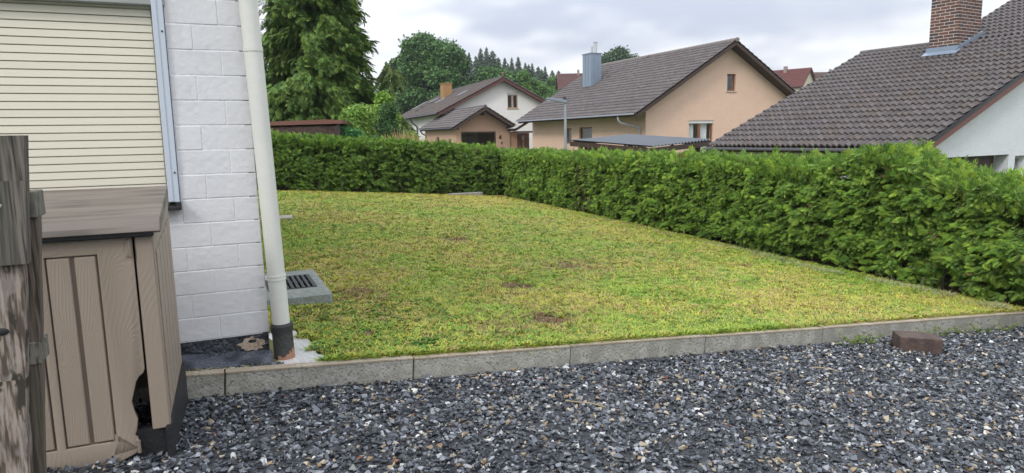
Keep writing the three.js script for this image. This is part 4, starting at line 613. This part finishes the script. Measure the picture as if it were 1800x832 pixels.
{ // street lamp
  const o = thing('street_lamp', 'slim grey street lamp with a flat arm in front of the peach house', 'street lamp'); o.position.set(2.37, -.6, -29.6);
  const m = M(.30, .33, .36, .5, { metalness: .2 }); part('pole', merge([cyl(.07, .055, 3.7, 0, 0, 0, 14)]), m, o);
  const arm = part('lamp_head', (() => { const s = new THREE.Shape([[.06, 3.58], [.06, 3.66], [-.25, 3.73], [-.78, 3.80], [-.82, 3.78], [-.80, 3.74], [-.2, 3.62], [-.04, 3.58]].map(p => new THREE.Vector2(p[0], p[1]))); const g = new THREE.ExtrudeGeometry(s, { depth: .22, bevelEnabled: true, bevelSize: .01, bevelThickness: .01, bevelSegments: 1 }); g.translate(0, 0, -.11); return g; })(), M(.20, .23, .27, .45), o);
  part('lens', span(-.76, -.30, 3.66, 3.70, -.08, .08), M(.5, .52, .55, .3), arm);
}
{ // brown timber shed behind the far hedge
  const o = thing('garden_shed', 'brown boarded garden shed with a reddish roof edge behind the far hedge', 'shed'); o.position.set(-5.46, 0, -22); o.rotation.y = .12;
  for (let k = 0; k < 9; k++) part('wall_board', span(-3.2, 0, -.3 + k * .26, -.3 + k * .26 + .25, -.02, .02, .006), M(.06, .035, .035, .75, { map: rep(woodGray, .3, 2), color: rgb(.42, .24, .23) }), o);
  part('wall', merge([span(-3.2, -.02, -.3, 2.02, -2.2, -.02)]), M(.05, .03, .03, .8), o); part('corner_board', span(-.06, .05, -.3, 2.1, -.05, .045, .005), M(.035, .022, .024, .7), o);
  part('roof', prism([[.14, 2.10], [.14, 2.215], [-.4, 2.235], [-3.4, 2.16], [-3.4, 2.05]], -2.4, .10), M(.16, .07, .05, .7, { map: rep(plasterMap, .7) }), o);
}

// ---------------------------------------------------------------- far roofs
function farHouse(name, label, [x, y, z], yaw, run, rise, L, wallM, roofM, wallH = 4) {
  const o = thing(name, label, 'house'); o.position.set(x, y, z); o.rotation.y = yaw; const sl = rise / run, ov = .5;
  part('wall', merge([prism([[ov, -wallH], [2 * run - ov, -wallH], [2 * run - ov, sl * ov - .1], [run, rise - .12], [ov, sl * ov - .1]], -L + .4, -.4)]), wallM, o);
  const roof = part('roof', merge([roofSlab(0, 0, run, rise, .12, -L, 0), roofSlab(2 * run, 0, run, rise, -.12, -L, 0)]), roofM, o);
  part('tiles', mergedTiles(slopeTiles(o, 0, 0, 0, 1, run, rise, -L, 0, { seed: 41 })), roofM, roof, 'stuff'); part('tiles', mergedTiles(slopeTiles(o, 0, 2 * run, 0, -1, run, rise, -L, 0, { seed: 42 })), roofM, roof, 'stuff');
  part('chimney', span(run - .7, run - .2, rise - .6, rise + .5, -L * .45, -L * .4), M(.25, .2, .18, .8), roof); return o;
}

// ---------------------------------------------------------------- trees and shrubs
function leafClump(r, k, l, w) { const p = []; for (let i = 0; i < k; i++) { const a = r() * 6.283, c = r() * 2 - 1, s = Math.sqrt(1 - c * c), q = Math.cbrt(r()); const o = V(s * Math.cos(a) * q, c * q * .8, s * Math.sin(a) * q), d = V(r() - .5, r() - .75, r() - .5).normalize(), e = V(r() - .5, r() - .5, r() - .5).cross(d).normalize(), ll = l * (.7 + .6 * r()), ww = w * (.7 + .6 * r()); const m = o.clone().addScaledVector(d, ll * .5), t = o.clone().addScaledVector(d, ll), A = m.clone().addScaledVector(e, ww), B = m.clone().addScaledVector(e, -ww); p.push(...o.toArray(), ...A.toArray(), ...t.toArray(), ...o.toArray(), ...t.toArray(), ...B.toArray()); } const g = new THREE.BufferGeometry(); g.setAttribute('position', new THREE.Float32BufferAttribute(p, 3)); g.computeVertexNormals(); return g; }
const cr = RNG(91), clumps = [0, 1, 2].map(() => leafClump(cr, 16, .55, .2)), slim = [0, 1].map(() => leafClump(cr, 14, 1.0, .10));
function broadTree(name, label, cat, [x, y, z], H, Wd, o = {}) {
  const t = thing(name, label, cat, o.group), r = RNG(o.seed || 1), cols = o.cols; t.position.set(x, y, z);
  const trunkH = o.trunk ?? H * .28, limbs = [], pal = () => C3(mix(cols[0], cols[1], Math.pow(r(), 1.3)), .75 + .5 * r());
  const lobes = [], n = o.lobes || 38, cyc = trunkH + (H - trunkH) * .48, ry = (H - trunkH) * .52, rx = Wd / 2;
  for (let i = 0; i < n; i++) { let a = r() * 6.283, c = r() * 1.75 - .75, s = Math.sqrt(Math.max(.04, 1 - c * c)), q = .48 + .42 * r(); const p = V(Math.cos(a) * s * q * rx, cyc + c * q * ry * 1.02, Math.sin(a) * s * q * rx), rad = (o.lobe || .27) * Math.min(rx, ry) * (.7 + .6 * r()); lobes.push([p, rad]); const b0 = V(0, trunkH * (.7 + .5 * r()), 0); limbs.push(twig(b0, p, .02 * H * .35 + .02, .006 * H * .4 + .008)); }
  part('trunk', merge([twig(V(0, -1, 0), V(.1, trunkH * 1.2, 0), .028 * H, .018 * H, 9)]), mat.bark, t); part('limbs', merge(limbs), mat.bark, t);
  const L = []; const per = Math.ceil((o.count || 4200) / n); for (const [p, rad] of lobes) { const tone = .8 + .4 * r(); for (let k = 0; k < per; k++) { const a = r() * 6.283, c = r() * 2 - 1, s = Math.sqrt(1 - c * c), q = rad * (.55 + .5 * Math.pow(r(), .6)); const c3 = pal(); c3.multiplyScalar(tone); L.push({ p: V(p.x + s * Math.cos(a) * q, p.y + c * q * .8, p.z + s * Math.sin(a) * q), q: new THREE.Quaternion().setFromEuler(new THREE.Euler((r() - .5) * .8, r() * 6.283, (r() - .5) * .8)), s: (o.leaf || .5) * (.7 + .6 * r()), c: c3 }); } }
  instanced('crown', o.slim ? slim : clumps, mat.leaf, L, t); return t;
}
{ // big drooping conifer beyond the far hedge
  const t = thing('conifer_tree', 'tall dense conifer with drooping sprays rising behind the brown shed', 'tree'), r = RNG(101); const H = 13.5; t.position.set(-7.75, -.4, -27.5);
  part('trunk', twig(V(0, -.4, 0), V(.15, H, 0), .26, .03, 10), mat.bark, t);
  const limbs = [], L = [], up = V(0, 1, 0);
  for (let i = 0; i < 560; i++) {
    const f = Math.pow(r(), .85), y = .9 + (H - 1.2) * f, a = r() * 6.283, len = (2.15 * Math.pow(1 - f, .68) + .3) * (.7 + .5 * r()) * (f < .12 ? .85 : 1), d = V(Math.cos(a), .30 - .25 * r(), Math.sin(a)), base = V(.012 * y, y, 0);
    const at = s => base.clone().addScaledVector(d, len * s).add(V(0, -len * .42 * s * s, 0)); limbs.push(twig(base, at(.5), .035, .02, 5), twig(at(.5), at(1), .02, .006, 5));
    const k = Math.ceil(len * 78); for (let j = 0; j < k; j++) { const s = .18 + .84 * Math.pow(r(), .75), p = at(s); const dir = d.clone().multiplyScalar(.5 + .4 * r()).add(V((r() - .5) * 1.3, -.35 - .9 * r() + (s > .9 ? .3 : 0), (r() - .5) * 1.3)); p.add(V((r() - .5) * .4, (r() - .5) * .45, (r() - .5) * .4)); const c = r() < .3 ? [.21, .31, .055] : mix([.065, .14, .028], [.15, .26, .045], r()); L.push({ p, q: aimN(dir, V((r() - .5) * 1.2, .8, (r() - .5) * 1.2).addScaledVector(d, .5)), s: V(.30, .30, .27).multiplyScalar(.7 + .6 * r()), c: C3(c, .75 + .5 * r()), v: j % 4 }); }
  }
  part('limbs', merge(limbs), mat.bark, t); instanced('crown', fronds, mat.leaf, L, t);
}
const dark = [[.03, .085, .018], [.075, .165, .028]], mid = [[.05, .13, .02], [.11, .22, .03]], fresh = [[.12, .25, .025], [.26, .42, .045]];
broadTree('broadleaf_tree', 'broad dark green deciduous tree behind the old white house roof', 'tree', [-8.4, -.5, -76], 12.6, 11.5, { seed: 3, cols: dark, count: 9500, leaf: .5, lobes: 70, lobe: .22, trunk: 1.0 });
broadTree('broadleaf_tree', 'rounded deciduous tree with lighter leaves beside the broad dark tree', 'tree', [-2.9, -.4, -80], 10.2, 9.0, { seed: 4, cols: dark, count: 6500, leaf: .55, lobes: 50, trunk: 1.2, lobe: .28 });
broadTree('broadleaf_tree', 'dark tree whose top shows behind the zinc-clad chimney', 'tree', [17.2, 4, -118], 12.2, 9.2, { seed: 5, cols: [[.03, .07, .025], [.065, .12, .04]], count: 5200, leaf: .55, lobes: 46 });
broadTree('round_tree', 'round bright green tree over the ridge of the old white house', 'tree', [2.2, 1.5, -92], 8.4, 4.4, { seed: 6, cols: mid, count: 3600, leaf: .38, lobes: 34, trunk: 2 });
broadTree('round_tree', 'smaller round green tree below the dark red far roof', 'tree', [5.6, 1.5, -92], 6.6, 3.0, { seed: 7, cols: mid, count: 2400, leaf: .32, lobes: 26, trunk: 2 });
broadTree('broadleaf_tree', 'green tree standing among the spruces of the wooded hill', 'tree', [7.6, 2.5, -120], 9.0, 5.0, { seed: 8, cols: mid, count: 2600, leaf: .45, lobes: 26, trunk: 2 });
broadTree('leafy_shrub', 'loose light green shrub with pale tips beside the brown shed', 'shrub', [-5.25, -.3, -24.6], 3.6, 2.2, { seed: 12, cols: [[.10, .22, .035], [.28, .40, .06]], count: 4200, leaf: .16, lobes: 34, trunk: .3, slim: true });
broadTree('sumac_shrub', 'dark green long-leaved shrub at the corner of the brown shed', 'shrub', [-5.15, -.3, -22.6], 2.65, 1.3, { seed: 13, cols: [[.03, .13, .035], [.08, .25, .06]], count: 900, leaf: .19, lobes: 16, trunk: .2, slim: true });
broadTree('leafy_shrub', 'blue-green fine-leaved shrub beside the columnar evergreen', 'shrub', [-4.45, -.3, -23.6], 2.35, .95, { seed: 14, cols: [[.06, .18, .07], [.13, .28, .11]], count: 1300, leaf: .11, lobes: 18, trunk: .2, slim: true });
broadTree('columnar_evergreen', 'dark narrow columnar evergreen standing before the old white house', 'shrub', [-4.08, -.3, -23.4], 3.15, .62, { seed: 15, cols: [[.018, .06, .012], [.05, .125, .02]], count: 1700, leaf: .11, lobes: 30, trunk: .2, lobe: .75 });
broadTree('leafy_shrub', 'bright yellow-green low shrub showing above the far hedge', 'shrub', [-4.25, -.4, -21.8], 2.05, 1.1, { seed: 16, cols: fresh, count: 1000, leaf: .10, lobes: 18, trunk: .2 });
broadTree('round_shrub', 'rounded yellow-green shrub against the wall of the white house', 'shrub', [-4.05, -.5, -27], 2.85, 1.3, { seed: 17, cols: fresh, count: 1500, leaf: .12, lobes: 20, trunk: .2 });
broadTree('leafy_shrub', 'tall mid-green shrub between the conifer and the columnar evergreen', 'shrub', [-4.95, -.4, -26.5], 4.1, 1.3, { seed: 18, cols: fresh, count: 1900, leaf: .17, lobes: 26, trunk: .4 });
{ // weeping golden conifer
  const t = thing('weeping_conifer', 'golden-green weeping conifer behind the shrubs', 'tree'), r = RNG(131), H = 5.4; t.position.set(-5.3, -.4, -31.5); part('trunk', twig(V(0, -.3, 0), V(0, H, 0), .08, .02, 8), mat.bark, t);
  const limbs = [], L = []; for (let i = 0; i < 46; i++) { const f = .3 + .7 * r(), y = H * f, a = r() * 6.283, len = 1.25 * Math.pow(1.12 - f, .55) * (.7 + .5 * r()), d = V(Math.cos(a), .45, Math.sin(a)), at = s => V(0, y, 0).addScaledVector(d, len * s).add(V(0, -len * 1.15 * s * s, 0)); limbs.push(twig(at(0), at(.5), .015, .01), twig(at(.5), at(1), .01, .004)); for (let j = 0; j < 22; j++) { const s = .2 + .8 * r(); L.push({ p: at(s), q: aim(V(d.x * .5 + (r() - .5) * .5, -.9, d.z * .5 + (r() - .5) * .5), r() * 6.28), s: V(.36, .3, .2).multiplyScalar(.7 + .6 * r()), c: C3(mix([.10, .17, .03], [.20, .25, .06], r()), .75 + .5 * r()), v: j % 4 }); } }
  part('limbs', merge(limbs), mat.bark, t); instanced('crown', fronds, mat.leaf, L, t);
}
{ // tan ornamental grass
  const r = RNG(141); for (const [i, [x, z, h]] of [[-3.98, -22.2, 1.72], [-3.55, -22.4, 1.85], [-3.2, -22.3, 1.75], [-2.85, -22.5, 1.7]].entries()) { const t = thing('ornamental_grass', 'clump of straw-coloured ornamental grass behind the far hedge', 'grass clump', 'straw-coloured grass clumps behind the far hedge'); t.position.set(x, -.15, z); const p = []; for (let k = 0; k < 130; k++) { const a = r() * 6.283, l = .12 + .3 * r(), hh = h * (.75 + .4 * r()), w = .007, bx = .07 * (r() - .5), bz = .07 * (r() - .5), c = Math.cos(a), s = Math.sin(a); p.push(bx - s * w, 0, bz + c * w, bx + s * w, 0, bz - c * w, bx + c * l * .4, hh * .7, bz + s * l * .4, bx + c * l * .4 - s * .02, hh * .66, bz + s * l * .4 + c * .02, bx + c * l * .4 + s * .02, hh * .66, bz + s * l * .4 - c * .02, bx + c * l, hh, bz + s * l); } const g = new THREE.BufferGeometry(); g.setAttribute('position', new THREE.Float32BufferAttribute(p, 3)); g.computeVertexNormals(); part('blades', g, M(.46, .33, .16, .9), t, 'stuff'); }
}
{ // spruces on the wooded hill
  const r = RNG(151), protos = [0, 1, 2].map(k => { const p = []; const H = 1; for (let i = 0; i < 520; i++) { const f = Math.pow(r(), .8) * .97 + .02, y = f, a = r() * 6.283, len = .19 * Math.pow(1 - f, .8) * (.6 + .7 * r()) + .012, c = Math.cos(a), s = Math.sin(a), w = len * .28, dy = -.25 * len - .02 * r(); p.push(0, y + .02, 0, c * len * .6 - s * w, y + dy * .5, s * len * .6 + c * w, c * len, y + dy, s * len, 0, y + .02, 0, c * len, y + dy, s * len, c * len * .6 + s * w, y + dy * .6, s * len * .6 - c * w); } const g = new THREE.BufferGeometry(); g.setAttribute('position', new THREE.Float32BufferAttribute(p, 3)); g.computeVertexNormals(); return g; });
  const tg = twig(V(0, -.1, 0), V(0, 1, 0), .014, .002, 6), tm = M(.05, .04, .03, .9), cm = [M(.030, .055, .026, .8), M(.042, .075, .032, .8)];
  const tops = [[790, 100], [802, 90], [812, 93], [822, 96], [832, 97], [843, 100], [852, 94], [862, 92], [872, 98], [882, 103], [893, 108], [905, 108], [916, 104], [928, 114], [940, 116], [950, 118], [962, 124], [974, 128], [985, 134], [690, 112], [700, 104], [845, 108], [868, 110], [898, 116], [934, 124], [956, 132]];
  tops.forEach(([px, py], i) => { const D = 165 + 30 * ((i * 7) % 5) / 5 + (i > 20 ? -12 : 0), x = (px - 900) / 1200 * D, yTop = EYE + (241 - py) / 1200 * D + (r() - .5) * 1.6, h = 11 + 9 * r(); const t = thing('spruce_tree', 'dark spruce tree in the row along the wooded hill', 'tree', 'spruces on the wooded hill'); t.position.set(x, yTop - h, -D); const wd = h * (1.2 + .8 * r()); t.scale.set(wd, h, wd); t.rotation.y = r() * 6; part('trunk', tg, tm, t); part('crown', protos[i % 3], cm[i % 2], t, 'stuff'); });
}
farHouse('red_roof_house', 'far house with a dark red roof showing beside the zinc-clad chimney', [12.4, 8.0, -98], Math.PI / 2, 4, 2.5, 5.5, M(.4, .35, .3, .9), M(.10, .042, .038, .8));
farHouse('red_roof_house', 'far house with a red roof and pale gable between the two big roofs', [43.8, 8.2, -104], .79, 3.2, 2.9, 9, M(.55, .5, .38, .9), M(.115, .034, .028, .8));
farHouse('brown_roof_house', 'far house with a brown roof just above the dark tiled roof', [58, 9.2, -118], Math.PI / 2, 4, 2.5, 4.9, M(.4, .38, .33, .9), M(.085, .05, .042, .8));
farHouse('grey_roof_house', 'house with a pale grey-blue roof seen beside the drainpipe under the conifer', [-18.9, 3.1, -58], 1.35, 4, 3.0, 8, M(.6, .6, .62, .9), M(.34, .36, .45, .5));

scene.fog = new THREE.FogExp2(rgb(.70, .75, .82), .0004);
renderer.render(scene, camera);
